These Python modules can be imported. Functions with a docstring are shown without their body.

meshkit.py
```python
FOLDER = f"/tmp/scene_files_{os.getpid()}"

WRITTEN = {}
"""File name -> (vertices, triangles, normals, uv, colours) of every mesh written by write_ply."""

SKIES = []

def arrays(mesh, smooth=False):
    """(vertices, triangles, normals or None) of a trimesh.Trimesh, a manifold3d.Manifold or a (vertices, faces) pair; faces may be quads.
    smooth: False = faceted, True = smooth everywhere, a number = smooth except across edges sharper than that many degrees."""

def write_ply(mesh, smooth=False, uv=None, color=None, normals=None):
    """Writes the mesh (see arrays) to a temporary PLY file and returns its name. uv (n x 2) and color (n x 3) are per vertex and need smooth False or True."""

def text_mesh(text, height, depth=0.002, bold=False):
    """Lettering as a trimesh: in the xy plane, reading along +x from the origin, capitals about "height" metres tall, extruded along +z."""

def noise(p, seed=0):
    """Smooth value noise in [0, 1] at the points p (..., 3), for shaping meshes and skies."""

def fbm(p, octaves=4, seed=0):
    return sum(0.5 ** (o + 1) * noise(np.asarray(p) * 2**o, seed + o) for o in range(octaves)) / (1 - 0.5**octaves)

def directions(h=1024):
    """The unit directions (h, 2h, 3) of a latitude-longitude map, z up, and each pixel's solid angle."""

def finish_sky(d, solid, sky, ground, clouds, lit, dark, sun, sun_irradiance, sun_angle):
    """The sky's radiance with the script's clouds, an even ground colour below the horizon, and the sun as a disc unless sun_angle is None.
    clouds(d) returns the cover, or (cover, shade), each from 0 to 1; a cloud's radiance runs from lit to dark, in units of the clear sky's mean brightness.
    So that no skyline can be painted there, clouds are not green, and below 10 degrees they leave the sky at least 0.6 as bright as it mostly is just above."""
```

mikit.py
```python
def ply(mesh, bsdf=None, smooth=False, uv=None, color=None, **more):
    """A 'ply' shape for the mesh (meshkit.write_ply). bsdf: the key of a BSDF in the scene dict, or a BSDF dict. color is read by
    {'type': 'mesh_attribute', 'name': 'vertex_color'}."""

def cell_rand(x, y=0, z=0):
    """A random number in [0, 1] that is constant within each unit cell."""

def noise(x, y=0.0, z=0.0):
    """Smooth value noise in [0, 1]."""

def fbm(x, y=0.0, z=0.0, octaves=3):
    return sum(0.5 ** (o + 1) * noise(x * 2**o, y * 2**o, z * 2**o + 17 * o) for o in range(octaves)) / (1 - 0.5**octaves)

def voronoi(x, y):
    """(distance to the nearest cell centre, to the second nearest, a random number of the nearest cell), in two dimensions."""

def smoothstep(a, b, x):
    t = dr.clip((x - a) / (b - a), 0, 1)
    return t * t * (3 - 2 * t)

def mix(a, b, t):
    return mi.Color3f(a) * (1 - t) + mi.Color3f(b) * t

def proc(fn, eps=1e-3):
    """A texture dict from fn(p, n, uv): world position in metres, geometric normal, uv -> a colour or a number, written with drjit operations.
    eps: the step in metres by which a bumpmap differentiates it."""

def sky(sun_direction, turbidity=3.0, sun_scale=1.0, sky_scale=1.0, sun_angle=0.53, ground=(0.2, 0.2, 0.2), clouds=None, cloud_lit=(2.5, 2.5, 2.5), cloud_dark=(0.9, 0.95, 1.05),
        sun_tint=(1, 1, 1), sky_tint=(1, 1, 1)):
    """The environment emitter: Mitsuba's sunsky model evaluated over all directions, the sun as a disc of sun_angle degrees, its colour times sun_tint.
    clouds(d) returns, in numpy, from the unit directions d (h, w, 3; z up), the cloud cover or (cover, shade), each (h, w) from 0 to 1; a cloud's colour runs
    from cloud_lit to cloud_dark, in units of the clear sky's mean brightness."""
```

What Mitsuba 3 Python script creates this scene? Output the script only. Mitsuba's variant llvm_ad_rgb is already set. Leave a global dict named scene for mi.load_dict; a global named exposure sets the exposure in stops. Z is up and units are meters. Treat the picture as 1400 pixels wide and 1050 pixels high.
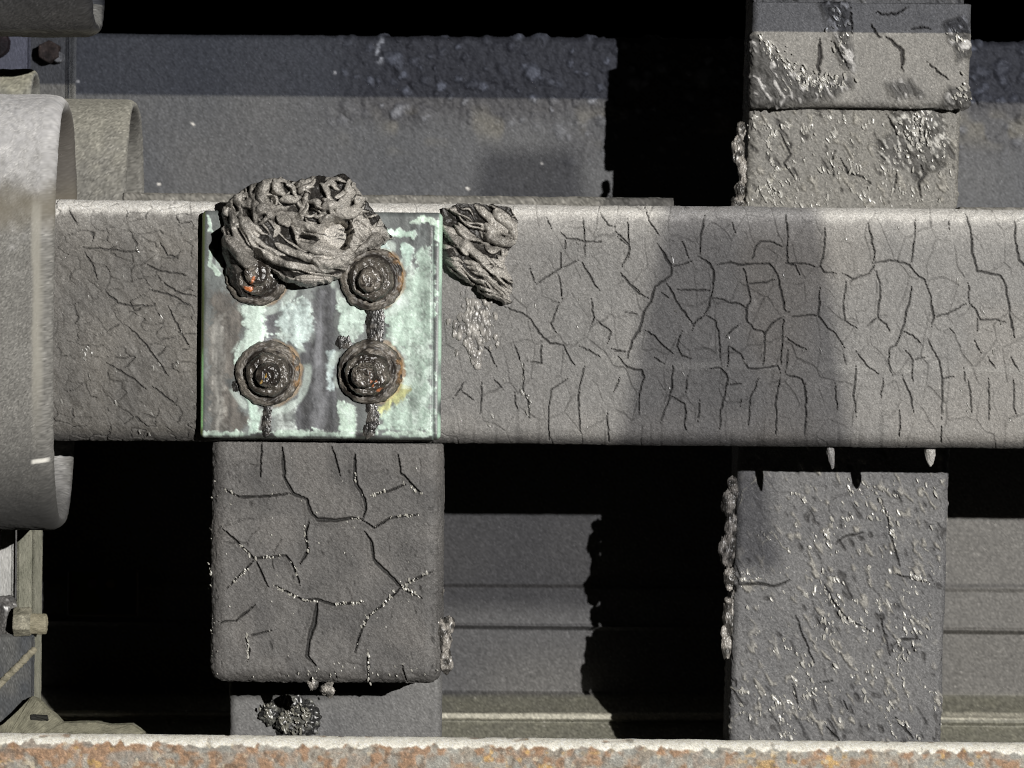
# Close-up of tar-coated bars with a verdigris copper plate, lit by one hard work lamp.
import math
import numpy as np
import trimesh, mitsuba as mi, mikit, meshkit
from scipy.spatial import cKDTree

T = mi.ScalarTransform4f
scene, labels = {"type": "scene"}, {}
MM = 0.001

# ------------------------------------------------------------------ camera, light, exposure
DIST, SC, ROLL = 1.7, 0.0003, 0.0096         # camera distance to the front of the beam; metres per photo pixel there; slight tilt of the camera
scene["camera"] = {"type": "thinlens", "fov": 2 * math.degrees(math.atan(700 * SC / DIST)), "fov_axis": "x", "aperture_radius": 0.0028,
                   "focus_distance": DIST + 0.01, "near_clip": 0.05, "far_clip": 50.0,
                   "to_world": T().look_at(origin=[0, -DIST, 0], target=[0, 0, 0], up=[-ROLL, 0, 1])}
exposure = 0.0
LAMP = np.array([1.70, -4.20, 0.66])
LAMP_R, LAMP_POWER = 0.0145, 130000.0           # radius of the lens in metres, radiance of the bulb


def P(px, py, y=0.0):
    """The point at depth y that a photo pixel shows (how the survey of the photograph was taken into metres)."""
    k = SC * (1 + y / DIST)
    x, z = (px - 700) * k, (525 - py) * k
    return np.array([x - ROLL * z, y, z + ROLL * x])


def PX(p):
    """Inverse of P for an array of points (for surveying where stains lie on a face)."""
    k = SC * (1 + p[:, 1] / DIST)
    x, z = p[:, 0] + ROLL * p[:, 2], p[:, 2] - ROLL * p[:, 0]
    return np.stack([x / k + 700, 525 - z / k], 1)


# ------------------------------------------------------------------ noise
_LAT = np.random.default_rng(7).random((64, 64, 64)).astype(np.float32)


def vn(p, size, seed=0):
    q = np.asarray(p, float) / size + np.array([13.7, 5.3, 9.1]) * (seed + 1)
    i = np.floor(q).astype(int)
    f = q - i
    f = f * f * (3 - 2 * f)
    i &= 63
    j = (i + 1) & 63
    x0, y0, z0 = i.T
    x1, y1, z1 = j.T
    fx, fy, fz = f.T
    def l(a, b, t): return a + (b - a) * t
    return l(l(l(_LAT[x0, y0, z0], _LAT[x1, y0, z0], fx), l(_LAT[x0, y1, z0], _LAT[x1, y1, z0], fx), fy),
             l(l(_LAT[x0, y0, z1], _LAT[x1, y0, z1], fx), l(_LAT[x0, y1, z1], _LAT[x1, y1, z1], fx), fy), fz)


def fb(p, size, octaves=3, seed=0):
    s = sum(0.5 ** k * vn(p, size / 2 ** k, seed + 3 * k) for k in range(octaves))
    return s / (2 - 0.5 ** (octaves - 1)) * 2 - 1          # about -1..1


def ss(a, b, x):
    t = np.clip((x - a) / (b - a), 0, 1)
    return t * t * (3 - 2 * t)


def lerp(a, b, t):
    return np.asarray(a, float) + (np.asarray(b, float) - np.asarray(a, float)) * np.asarray(t)[:, None]


def sdf(poly, q):
    """Signed distance (inside positive) of points q (n,2) to a polygon."""
    poly = np.asarray(poly, float)
    a, b = poly, np.roll(poly, -1, 0)
    best, inside = np.full(len(q), 1e18), np.zeros(len(q), bool)
    for (ax, ay), (bx, by) in zip(a, b):
        ex, ey = bx - ax, by - ay
        t = np.clip(((q[:, 0] - ax) * ex + (q[:, 1] - ay) * ey) / (ex * ex + ey * ey + 1e-12), 0, 1)
        best = np.minimum(best, (q[:, 0] - ax - t * ex) ** 2 + (q[:, 1] - ay - t * ey) ** 2)
        if ay != by:
            inside ^= ((ay > q[:, 1]) != (by > q[:, 1])) & (q[:, 0] < (bx - ax) * (q[:, 1] - ay) / (by - ay) + ax)
    d = np.sqrt(best)
    return np.where(inside, d, -d)


# ------------------------------------------------------------------ materials
VC = {"type": "mesh_attribute", "name": "vertex_color"}
def principled(key, rough, spec, **more):
    scene[key] = {"type": "twosided", "bsdf": {"type": "principled", "base_color": VC, "roughness": rough, "specular": spec, **more}}
principled("coating", 0.62, 0.35)
principled("tar", 0.33, 0.55)
principled("dusty_tar", 0.48, 0.5)
principled("glint_tar", 0.30, 0.9)
principled("dusty", 0.85, 0.2)
principled("patina", 0.42, 0.5)
principled("rust", 0.7, 0.35)
scene["shading_tint_blue"] = {"type": "thindielectric", "specular_transmittance": {"type": "rgb", "value": [0.42, 0.445, 0.52]}}  # tints of the two sheets added to dim the lamp
scene["shading_tint_grey"] = {"type": "thindielectric", "specular_transmittance": {"type": "rgb", "value": [0.53, 0.535, 0.565]}}


# ------------------------------------------------------------------ mesh helpers
def vnormals(v, f):
    n = np.zeros_like(v)
    c = np.cross(v[f[:, 1]] - v[f[:, 0]], v[f[:, 2]] - v[f[:, 0]])
    for k in range(3):
        for a in range(3):
            n[:, a] += np.bincount(f[:, k], c[:, a], len(v))
    return n / (np.linalg.norm(n, axis=1, keepdims=True) + 1e-30)


def add(key, vf, bsdf, color, label=None, cat=None, group=None, kind=None, smooth=True):
    v, f = np.asarray(vf[0], float), np.asarray(vf[1], int)
    n, base = 1, key
    while key in scene:
        key = f"{base}_{n:03d}"
        n += 1
    color = np.clip(np.broadcast_to(np.asarray(color, float), (len(v), 3)), 0.003, 0.9)
    scene[key] = mikit.ply((v, f), bsdf, smooth=smooth, color=np.ascontiguousarray(color))
    e = {k: x for k, x in (("label", label), ("category", cat), ("group", group), ("kind", kind)) if x}
    if e:
        labels[key] = e
    return key


def grid_faces(nu, nv, wrap=False):
    m = nv if wrap else nv - 1
    i, j = np.meshgrid(np.arange(nu - 1), np.arange(m), indexing="ij")
    k = (j + 1) % nv
    q = np.stack([i * nv + j, (i + 1) * nv + j, (i + 1) * nv + k, i * nv + k], -1).reshape(-1, 4)
    return np.vstack([q[:, [0, 1, 2]], q[:, [0, 2, 3]]])


def section(w, d, r, fine, coarse=0.006, back=True):
    """Perimeter of a rounded rectangle, width w along a (centred), depth d along b from 0 (front) to d: points and outward normals; fine steps on the front and its corners."""
    pts, nor = [], []
    def line(p, q, n, step):
        k = max(2, int(np.hypot(q[0] - p[0], q[1] - p[1]) / step))
        for t in np.arange(k) / k:
            pts.append((p[0] + (q[0] - p[0]) * t, p[1] + (q[1] - p[1]) * t)); nor.append(n)
    def arc(c, a0, a1, step):
        k = max(3, int(abs(a1 - a0) * r / step))
        for t in np.arange(k) / k:
            a = a0 + (a1 - a0) * t
            pts.append((c[0] + r * math.cos(a), c[1] + r * math.sin(a))); nor.append((math.cos(a), math.sin(a)))
    h, pi = w / 2, math.pi
    line((h, d - r), (h, r), (1, 0), max(fine * 2.5, 0.0009)); arc((h - r, r), 0, -pi / 2, fine)
    line((h - r, 0), (-h + r, 0), (0, -1), fine); arc((-h + r, r), -pi / 2, -pi, fine)
    line((-h, r), (-h, d - r), (-1, 0), max(fine * 2.5, 0.0009)); arc((-h + r, d - r), pi, pi / 2, coarse)
    line((-h + r, d), (h - r, d), (0, 1), coarse); arc((h - r, d - r), pi / 2, 0, coarse)
    return np.array(pts), np.array(nor)


def loft(sec, prof, place, caps=True):
    """Rings of the section along a profile of (position along the axis, offset of the outline); place(a, b, u) -> xyz."""
    S, N = sec
    rings = [np.stack(place(*(S + N * off).T, np.full(len(S), u)), 1) for u, off in prof]
    v = np.vstack(rings)
    f = grid_faces(len(prof), len(S), True)
    k = 1 if len(prof) < 12 else 8
    out = np.stack(place(*(S + N * 1e-3).T, np.full(len(S), prof[k][0])), 1) - np.stack(place(*S.T, np.full(len(S), prof[k][0])), 1)
    flip_all = (vnormals(v, f)[k * len(S):(k + 1) * len(S)] * out).sum() < 0
    if caps:
        n, m = len(S), len(prof)
        for r, flip in ((0, 1), (m - 1, 0)):
            c = len(v)
            v = np.vstack([v, rings[r].mean(0)])
            i = np.arange(n); j = (i + 1) % n
            t = np.stack([r * n + i, r * n + j, np.full(n, c)], 1)
            f = np.vstack([f, t if flip else t[:, ::-1]])
    if flip_all:
        f = f[:, ::-1]
    return v, f


def span(a, b, step):
    return np.linspace(a, b, max(2, int(abs(b - a) / step) + 1))


def rbox(lo, hi, r=0.0015):
    """A small box with rounded edges (hull of eight spheres)."""
    lo, hi = np.array(lo, float), np.array(hi, float)
    s = trimesh.creation.icosphere(subdivisions=1, radius=r).vertices
    c = np.array([[x, y, z] for x in (lo[0] + r, hi[0] - r) for y in (lo[1] + r, hi[1] - r) for z in (lo[2] + r, hi[2] - r)])
    m = trimesh.Trimesh((c[:, None] + s[None]).reshape(-1, 3)).convex_hull
    return np.array(m.vertices), np.array(m.faces)


def fine(vf, n=2, size=None):
    m = trimesh.Trimesh(*vf, process=True)
    if size:
        v, f = trimesh.remesh.subdivide_to_size(m.vertices, m.faces, size, max_iter=12)
        m = trimesh.Trimesh(v, f, process=True)
    else:
        for _ in range(n):
            m = m.subdivide()
    return np.array(m.vertices), np.array(m.faces)


def blob(c, r, seed, squash=(1, 1, 1), rough=0.35, sub=4, size=None):
    """A lump of tar: an icosphere with ridged noise."""
    m = trimesh.creation.icosphere(subdivisions=sub)
    d = np.array(m.vertices)
    size = size or 0.9
    k = 1 + rough * fb(d + seed * 3.1, size, 3, seed) + 0.5 * rough * np.abs(fb(d + seed * 1.7, size * 0.35, 2, seed + 5))
    return np.asarray(c) + d * k[:, None] * r * np.asarray(squash), np.array(m.faces)


def join(parts):
    v, f, o = [], [], 0
    for a, b in parts:
        v.append(a); f.append(np.asarray(b) + o); o += len(a)
    return np.vstack(v), np.vstack(f)


def grain(n, s, seed):
    return np.exp(np.random.default_rng(seed).normal(0, s * 1.35, n))[:, None]


# ------------------------------------------------------------------ cracks
class Cracks:
    def __init__(self, lines, y, wig=0.0007, wscale=0.0035):
        """lines: (photo points, half width in mm) on the plane at depth y."""
        pts, wid = [], []
        for q, w in lines:
            q = np.array([P(a, b, y)[[0, 2]] for a, b in q])
            seg = np.hypot(*np.diff(q, axis=0).T)
            s = np.concatenate([[0], np.cumsum(seg)])
            t = np.arange(0, s[-1], 0.00012)
            p = np.stack([np.interp(t, s, q[:, 0]), np.interp(t, s, q[:, 1])], 1)
            p3 = np.stack([p[:, 0], np.zeros(len(p)), p[:, 1]], 1)
            p = p + wig * (np.stack([fb(p3, wscale, 3, 21), fb(p3, wscale, 3, 47)], 1) + 0.5 * np.stack([fb(p3, wscale * 0.33, 2, 61), fb(p3, wscale * 0.33, 2, 67)], 1))
            e = np.minimum(t, s[-1] - t)
            ww = w * MM * (0.25 + 0.75 * ss(0, 0.006, e)) * (0.45 + 1.1 * vn(p3, 0.004, 8))
            ww = np.maximum(ww, np.where(e > 0.0015, 0.00025, 0.00012))
            pts.append(p); wid.append(ww)
        self.p, self.w = np.vstack(pts), np.concatenate(wid)
        self.t = cKDTree(self.p)

    def __call__(self, p):
        d, i = self.t.query(p[:, [0, 2]], distance_upper_bound=0.004)
        far = ~np.isfinite(d)
        i = np.where(far, 0, i)
        d = np.where(far, 1.0, d)
        w = self.w[i]
        return ss(1.25 * w, 0.45 * w, d), ss(0.0024, 0.0, d - w)    # crack, and the rim next to it


def network(p, cell, seed, aspect=(1, 1), warp=0.3, keep=0.6):
    """Distance to the edges of a random cell pattern in x, z and a strength per edge."""
    g = np.random.default_rng(seed)
    q = p[:, [0, 2]] / (cell * np.asarray(aspect))
    q3 = np.stack([q[:, 0], np.zeros(len(q)), q[:, 1]], 1)
    q = q + warp * np.stack([fb(q3, 0.8, 3, seed), fb(q3, 0.8, 3, seed + 30)], 1)
    gx, gy = np.meshgrid(np.arange(-100.0, 160.0), np.arange(-60.0, 60.0))
    c = np.stack([gx.ravel(), gy.ravel()], 1) + g.random((gx.size, 2)) * 0.9
    d, i = cKDTree(c).query(q, k=2)
    e = (d[:, 1] ** 2 - d[:, 0] ** 2) / (2 * np.hypot(*(c[i[:, 1]] - c[i[:, 0]]).T) + 1e-9)
    a, b = np.sort(i, axis=1).T
    h = (np.sin(a * 12.9898 + b * 78.233 + seed) * 43758.5453) % 1
    return e * cell, np.where(h < keep, h / keep, 0), h


HALF = (LAMP / np.linalg.norm(LAMP) + np.array([0, -1, 0.0]))
HALF /= np.linalg.norm(HALF)


def flakes(centres, sizes, seed, spread=0.28, length=1.6):
    """Small flattened beads of bare tar lying on a front face, tilted to catch the lamp, their glint also put into a pale colour."""
    g = np.random.default_rng(seed)
    m = trimesh.creation.icosphere(subdivisions=1)
    d, f = np.array(m.vertices), np.array(m.faces)
    out = []
    for c, s in zip(centres, sizes):
        n = HALF + g.normal(0, spread, 3) * [1, 0.3, 1]
        n /= np.linalg.norm(n)
        a = np.cross(n, [math.sin(-0.5 + g.normal(0, 0.35)), 0, 1.0]); a /= np.linalg.norm(a)
        b = np.cross(n, a)
        L = length * g.uniform(0.7, 1.5)
        k = 1 + g.normal(0, 0.25, (len(d), 1))
        out.append((np.asarray(c) + s * k * (d[:, :1] * a * 0.7 + d[:, 1:2] * b * L + d[:, 2:] * n * 0.24), f))
    return join(out)


def along(lines, y, step, seed, jit=0.0004):
    g = np.random.default_rng(seed)
    out = []
    for q in lines:
        q = np.array([P(a, b, y) for a, b in q])
        s = np.concatenate([[0], np.cumsum(np.linalg.norm(np.diff(q, axis=0), axis=1))])
        t = np.arange(0, s[-1], step)
        t = t + g.normal(0, step * 0.3, len(t))
        p = np.stack([np.interp(t, s, q[:, k]) for k in range(3)], 1)
        p[:, [0, 2]] += g.normal(0, jit, (len(p), 2))
        out.append(p[g.random(len(p)) < 0.75])
    return np.vstack(out)


def tr(lines, ox, oy, k):
    return [([(ox + a / k, oy + b / k) for a, b in q], w) for q, w in lines]


# ------------------------------------------------------------------ the setting: dark cavity behind, unseen bar and sheets added to shade it, the lamp
def skin(vf, fn, gritty=0.00004):
    v, f = vf
    n = vnormals(v, f)
    d, col = fn(v, n)
    d = d + np.random.default_rng(len(v)).normal(0, gritty, len(v))
    return (v + n * d[:, None], f), col


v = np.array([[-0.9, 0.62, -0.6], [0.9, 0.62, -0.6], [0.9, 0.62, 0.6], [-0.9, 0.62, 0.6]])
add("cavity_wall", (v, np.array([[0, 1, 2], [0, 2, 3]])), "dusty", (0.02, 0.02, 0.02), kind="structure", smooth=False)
add("unseen_upper_beam", rbox((-0.6, 0.0, 0.207), (0.6, 0.04, 0.36), 0.006), "coating", (0.15, 0.145, 0.14), kind="structure", smooth=False)  # unseen bar, placed to block the lamp so the cavity top stays black


def sheet(corners, t=0.0):
    v = np.array(corners, float)
    return v, np.array([[0, 1, 2], [0, 2, 3]])


def plastic(key, corners, label, mat="shading_tint_blue"):  # added sheets out of view that shape the partial shadows
    scene[key] = mikit.ply(sheet(corners), mat)
    labels[key] = {"label": label, "category": "added shading sheet"}


plastic("added_skirt", [(-0.6, -0.012, 0.1615), (0.6, -0.012, 0.1615), (0.6, -0.012, 0.215), (-0.6, -0.012, 0.215)],
        "added tinted sheet above the picture that dims the lamp")
def toward(px, py, t):
    p = P(px, py)
    return p + (LAMP - p) * t
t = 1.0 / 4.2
plastic("added_strip", [toward(952, 70, t), toward(1091, 70, t), toward(1184, 745, t), toward(818, 745, t)],
        "added tinted strip before the work lamp that casts the soft slanted shadow", "shading_tint_grey")

# the work lamp: housing, lens
axis = np.array([0.0, 0.1, 0.02]) - LAMP
axis /= np.linalg.norm(axis)
R = trimesh.geometry.align_vectors([0, 0, 1], axis)[:3, :3]
ang = np.linspace(0, 2 * np.pi, 48, endpoint=False)
def revolve(prof, n=48):
    a = np.linspace(0, 2 * np.pi, n, endpoint=False)
    v = np.vstack([np.stack([r * np.cos(a), r * np.sin(a), np.full(n, h)], 1) for r, h in prof])
    return v, grid_faces(len(prof), n, True)
def lampv(vf):
    return vf[0] @ R.T + LAMP, vf[1]
add("work_lamp__housing", lampv(revolve([(0.0001, -0.09), (0.03, -0.088), (0.04, -0.06), (0.045, 0.02), (0.042, 0.022), (0.036, -0.004), (0.021, -0.006), (0.0001, -0.006)])), "rust", (0.05, 0.05, 0.05), smooth=False)
v, f = revolve([(LAMP_R, 0.0), (0.00001, 0.0)])
v, f = lampv((v, f))
c = np.cross(v[f[:, 1]] - v[f[:, 0]], v[f[:, 2]] - v[f[:, 0]])
if (c @ axis).sum() < 0:
    f = f[:, ::-1]
scene["work_lamp__lens"] = {**mikit.ply((v, f), "rust"), "emitter": {"type": "area", "radiance": {"type": "rgb", "value": [LAMP_POWER * k for k in (1.0, 0.975, 0.93)]}}}
scene["work_lamp__lens"]["bsdf"] = {"type": "diffuse", "reflectance": {"type": "rgb", "value": 0.5}}
labels["work_lamp"] = {"label": "work lamp shining from the right above the camera", "category": "lamp"}

# ------------------------------------------------------------------ rear beam and rear channel (farthest bars)
REAR = 0.229
def zrow(row, y, px=700):
    return P(px, row, y)[2]

zt, zb = zrow(51, REAR), zrow(575, REAR)
sec = section(zt - zb, 0.03, 0.003, 0.0006)
vf = loft(sec, [(u, 0) for u in span(-0.29, 0.29, 0.0006)] + [(u, 0) for u in span(0.295, 0.45, 0.005)], lambda a, b, u: (u, REAR + b, (zt + zb) / 2 + a))
def rear_fn(p, n):
    q = PX(p)
    edge = 168 + 22 * fb(p * [1, 0, 0], 0.03, 3, 4) + (q[:, 0] > 560) * 0
    rough = ss(380, 560, q[:, 0] + 60 * fb(p, 0.03, 2, 9)) * ss(edge + 18, edge - 22, q[:, 1])
    rough = np.maximum(rough, ss(1290, 1330, q[:, 0]) * ss(edge + 20, edge - 20, q[:, 1]) * 0.7)
    rough = np.maximum(rough, 0.5 * ss(730, 790, q[:, 0]) * ss(250, 190, q[:, 1] + 25 * fb(p, 0.02, 2, 5)))
    d = fb(p, 0.04, 2) * 0.0004 + fb(p, 0.0022, 2, 2) * 0.00016
    # pebbles sitting in the tar
    peb = np.zeros(len(p)); tone = np.zeros(len(p))
    for cell, seed, h in ((0.013, 3, 0.0016), (0.006, 8, 0.0009)):
        g = np.random.default_rng(seed)
        xs, zs = np.meshgrid(np.arange(-0.32, 0.35, cell), np.arange(zb, zt + cell, cell))
        c = np.stack([xs.ravel(), zs.ravel()], 1) + g.uniform(-0.45, 0.45, (xs.size, 2)) * cell
        rad = g.uniform(0.18, 0.5, len(c)) * cell
        on = g.random(len(c)) < 0.55
        w = np.stack([fb(p, cell * 0.4, 2, 60), fb(p, cell * 0.4, 2, 70)], 1) * cell * 0.22
        dd, i = cKDTree(c).query(p[:, [0, 2]] + w)
        k = ss(1.05, 0.3, dd / rad[i] + 0.25 * fb(p, 0.002, 2, 81)) * on[i]
        peb = np.maximum(peb, k * h); tone = np.maximum(tone, k * g.random(len(c))[i] ** 1.5)
    tar = np.abs(fb(p, 0.006, 3, 33))
    d = d + rough * (peb + 0.0011 * tar + fb(p, 0.002, 2, 3) * 0.0003)
    col = lerp((0.075, 0.079, 0.088), (0.102, 0.103, 0.107), vn(p, 0.03, 6))
    col = lerp(col, (0.06, 0.06, 0.066), rough)
    col = lerp(col, (0.27, 0.28, 0.315), rough * tone * 0.85)
    col = lerp(col, (0.16, 0.15, 0.125), 0.6 * ss(40, 0, np.abs(q[:, 1] - edge - 8)) * ss(0.5, 0.7, vn(p, 0.008, 9)) * ss(430, 560, q[:, 0]))
    white = ss(7, 2, np.hypot(q[:, 0] - 522 - 9 * fb(p, 0.01, 2, 14), (q[:, 1] - 70) * 0.42) - 2) * ss(0.45, 0.6, vn(p, 0.0022, 15))
    col = lerp(col, (0.62, 0.62, 0.62), white)
    spot = np.max([ss(3.2, 1.6, np.hypot(q[:, 0] - a, q[:, 1] - b) + 2.2 * fb(p, 0.0012, 2, 77)) for a, b in ((264, 169), (217, 252), (458, 100), (740, 223), (106, 112), (640, 257))], 0)
    col = lerp(col, (0.6, 0.58, 0.55), spot)
    return d, col * grain(len(p), 0.16, 1)
vf, col = skin(vf, rear_fn)
add("rear_beam", vf, "coating", col, "smooth dark bar far behind, its upper right crusted with pebbly tar", "bar")

prof_rows = [(577, .229), (799, .2295), (803, .2275), (852, .2275), (856, .2262), (860, .233), (945, .2355), (952, .231), (973, .215), (975, .211), (983, .2105), (986, .214), (1024, .196), (1040, .196)]
pts = []
for (r0, y0), (r1, y1) in zip(prof_rows[:-1], prof_rows[1:]):
    n = max(2, int(abs(r1 - r0) / 2.0))
    for t in np.arange(n) / n:
        pts.append((zrow(r0 + (r1 - r0) * t, y0 + (y1 - y0) * t), y0 + (y1 - y0) * t))
us = span(-0.30, 0.33, 0.0007)
pz, py_ = np.array(pts).T
v = np.stack([np.repeat(us, len(pz)), np.tile(py_, len(us)), np.tile(pz, len(us))], 1)
f = grid_faces(len(us), len(pz))
if vnormals(v, f)[:, 1].mean() > 0:
    f = f[:, ::-1]
q = PX(v)
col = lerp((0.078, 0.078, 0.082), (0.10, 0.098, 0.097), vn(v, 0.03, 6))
col = lerp(col, (0.135, 0.13, 0.122), ss(1150, 1320, q[:, 0]) + 0.5 * ss(610, 800, q[:, 0] + 0.5 * (q[:, 1] - 850)) * ss(850, 940, q[:, 1]) * ss(960, 900, q[:, 0]))  # left tinted darker in place of strip shade, diagonal light edge painted in
dust = ss(946, 956, q[:, 1])
col = lerp(col, (0.20, 0.195, 0.155), dust * (0.7 + 0.3 * vn(v, 0.004, 3)))
col = lerp(col, (0.42, 0.40, 0.33), ss(5.5, 3.5, np.abs(q[:, 1] - 979)))
col = lerp(col, (0.075, 0.072, 0.07), 0.8 * ss(4, 1, np.abs(q[:, 1] - 801)))
col = lerp(col, (0.5, 0.49, 0.46), ss(4, 2, np.abs(q[:, 1] - 855)) * ss(0.86, 0.93, vn(v * [1, 0, 0], 0.003, 12)))
col = lerp(col, (0.45, 0.43, 0.38), dust * ss(0.90, 0.96, vn(v, 0.0016, 13)))
col = col * grain(len(v), 0.16, 2)
v = v + vnormals(v, f) * (fb(v, 0.002, 2, 5) * (0.00012 + 0.0002 * dust) + fb(v, 0.03, 2, 6) * 0.0003)[:, None]
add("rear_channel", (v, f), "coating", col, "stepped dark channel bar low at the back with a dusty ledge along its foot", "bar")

# small bolts on a bracket deep in the dark gap
br = rbox(P(92, 842, 0.2), P(190, 780, 0.205), 0.001)
add("small_bracket", br, "rust", (0.05, 0.035, 0.022), "small brown bracket with two bolts, dim in the dark gap at left", "bracket", smooth=False)
for px in (127, 152):
    c = P(px, 798, 0.2)
    m = trimesh.creation.cylinder(radius=0.0022, height=0.006, sections=6, transform=trimesh.transformations.rotation_matrix(math.pi / 2, [1, 0, 0]))
    add("small_bracket__bolt", (m.vertices + c, m.faces), "rust", (0.12, 0.09, 0.06), smooth=False)

# ------------------------------------------------------------------ the coated beam
zt, zb = zrow(279, 0), zrow(607, 0)
zc = (zt + zb) / 2
sec = section(zt - zb, 0.04, 0.0075, 0.00034)
vf = loft(sec, [(u, 0) for u in span(P(30, 440)[0], P(1412, 440)[0], 0.00034)] + [(u, 0) for u in span(P(1414, 440)[0], P(1900, 440)[0], 0.003)], lambda a, b, u: (u, b, zc + a))
R1 = [([(440,80),(465,125)],.2),([(495,140),(520,165),(595,178),(680,185)],.25),([(520,165),(518,225)],.25),([(498,230),(500,290),(435,330),(400,355)],.25),([(375,290),(395,355)],.22),([(590,80),(595,130),(600,240)],.18),([(585,255),(610,310),(660,385)],.34),([(660,60),(690,110),(725,120)],.22),([(725,140),(780,190),(780,215),(750,285)],.22),([(745,310),(775,345),(830,395)],.36),([(500,290),(575,255)],.2),([(490,320),(505,415)],.25),([(490,430),(460,515),(480,555)],.28),([(270,450),(330,470),(375,500),(410,555),(455,595),(510,605),(530,650),(555,690)],.36),([(420,590),(420,680),(360,670)],.24),([(305,595),(330,670)],.24),([(155,590),(205,630),(235,695)],.32),([(625,415),(635,490),(620,530)],.26),([(640,500),(705,550),(690,600)],.22),([(575,610),(620,630),(660,655)],.25),([(705,620),(770,635)],.26),([(600,690),(580,760),(570,830),(582,975)],.34),([(530,740),(460,790),(450,880),(450,1000)],.24),([(220,740),(265,790)],.26),([(90,790),(140,830)],.26),([(105,755),(60,830)],.24),([(175,760),(170,890)],.22),([(310,800),(318,880)],.2),([(690,880),(695,1000)],.22),([(745,735),(715,800)],.22),([(345,680),(345,790),(370,850),(370,915)],.3)]
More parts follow.
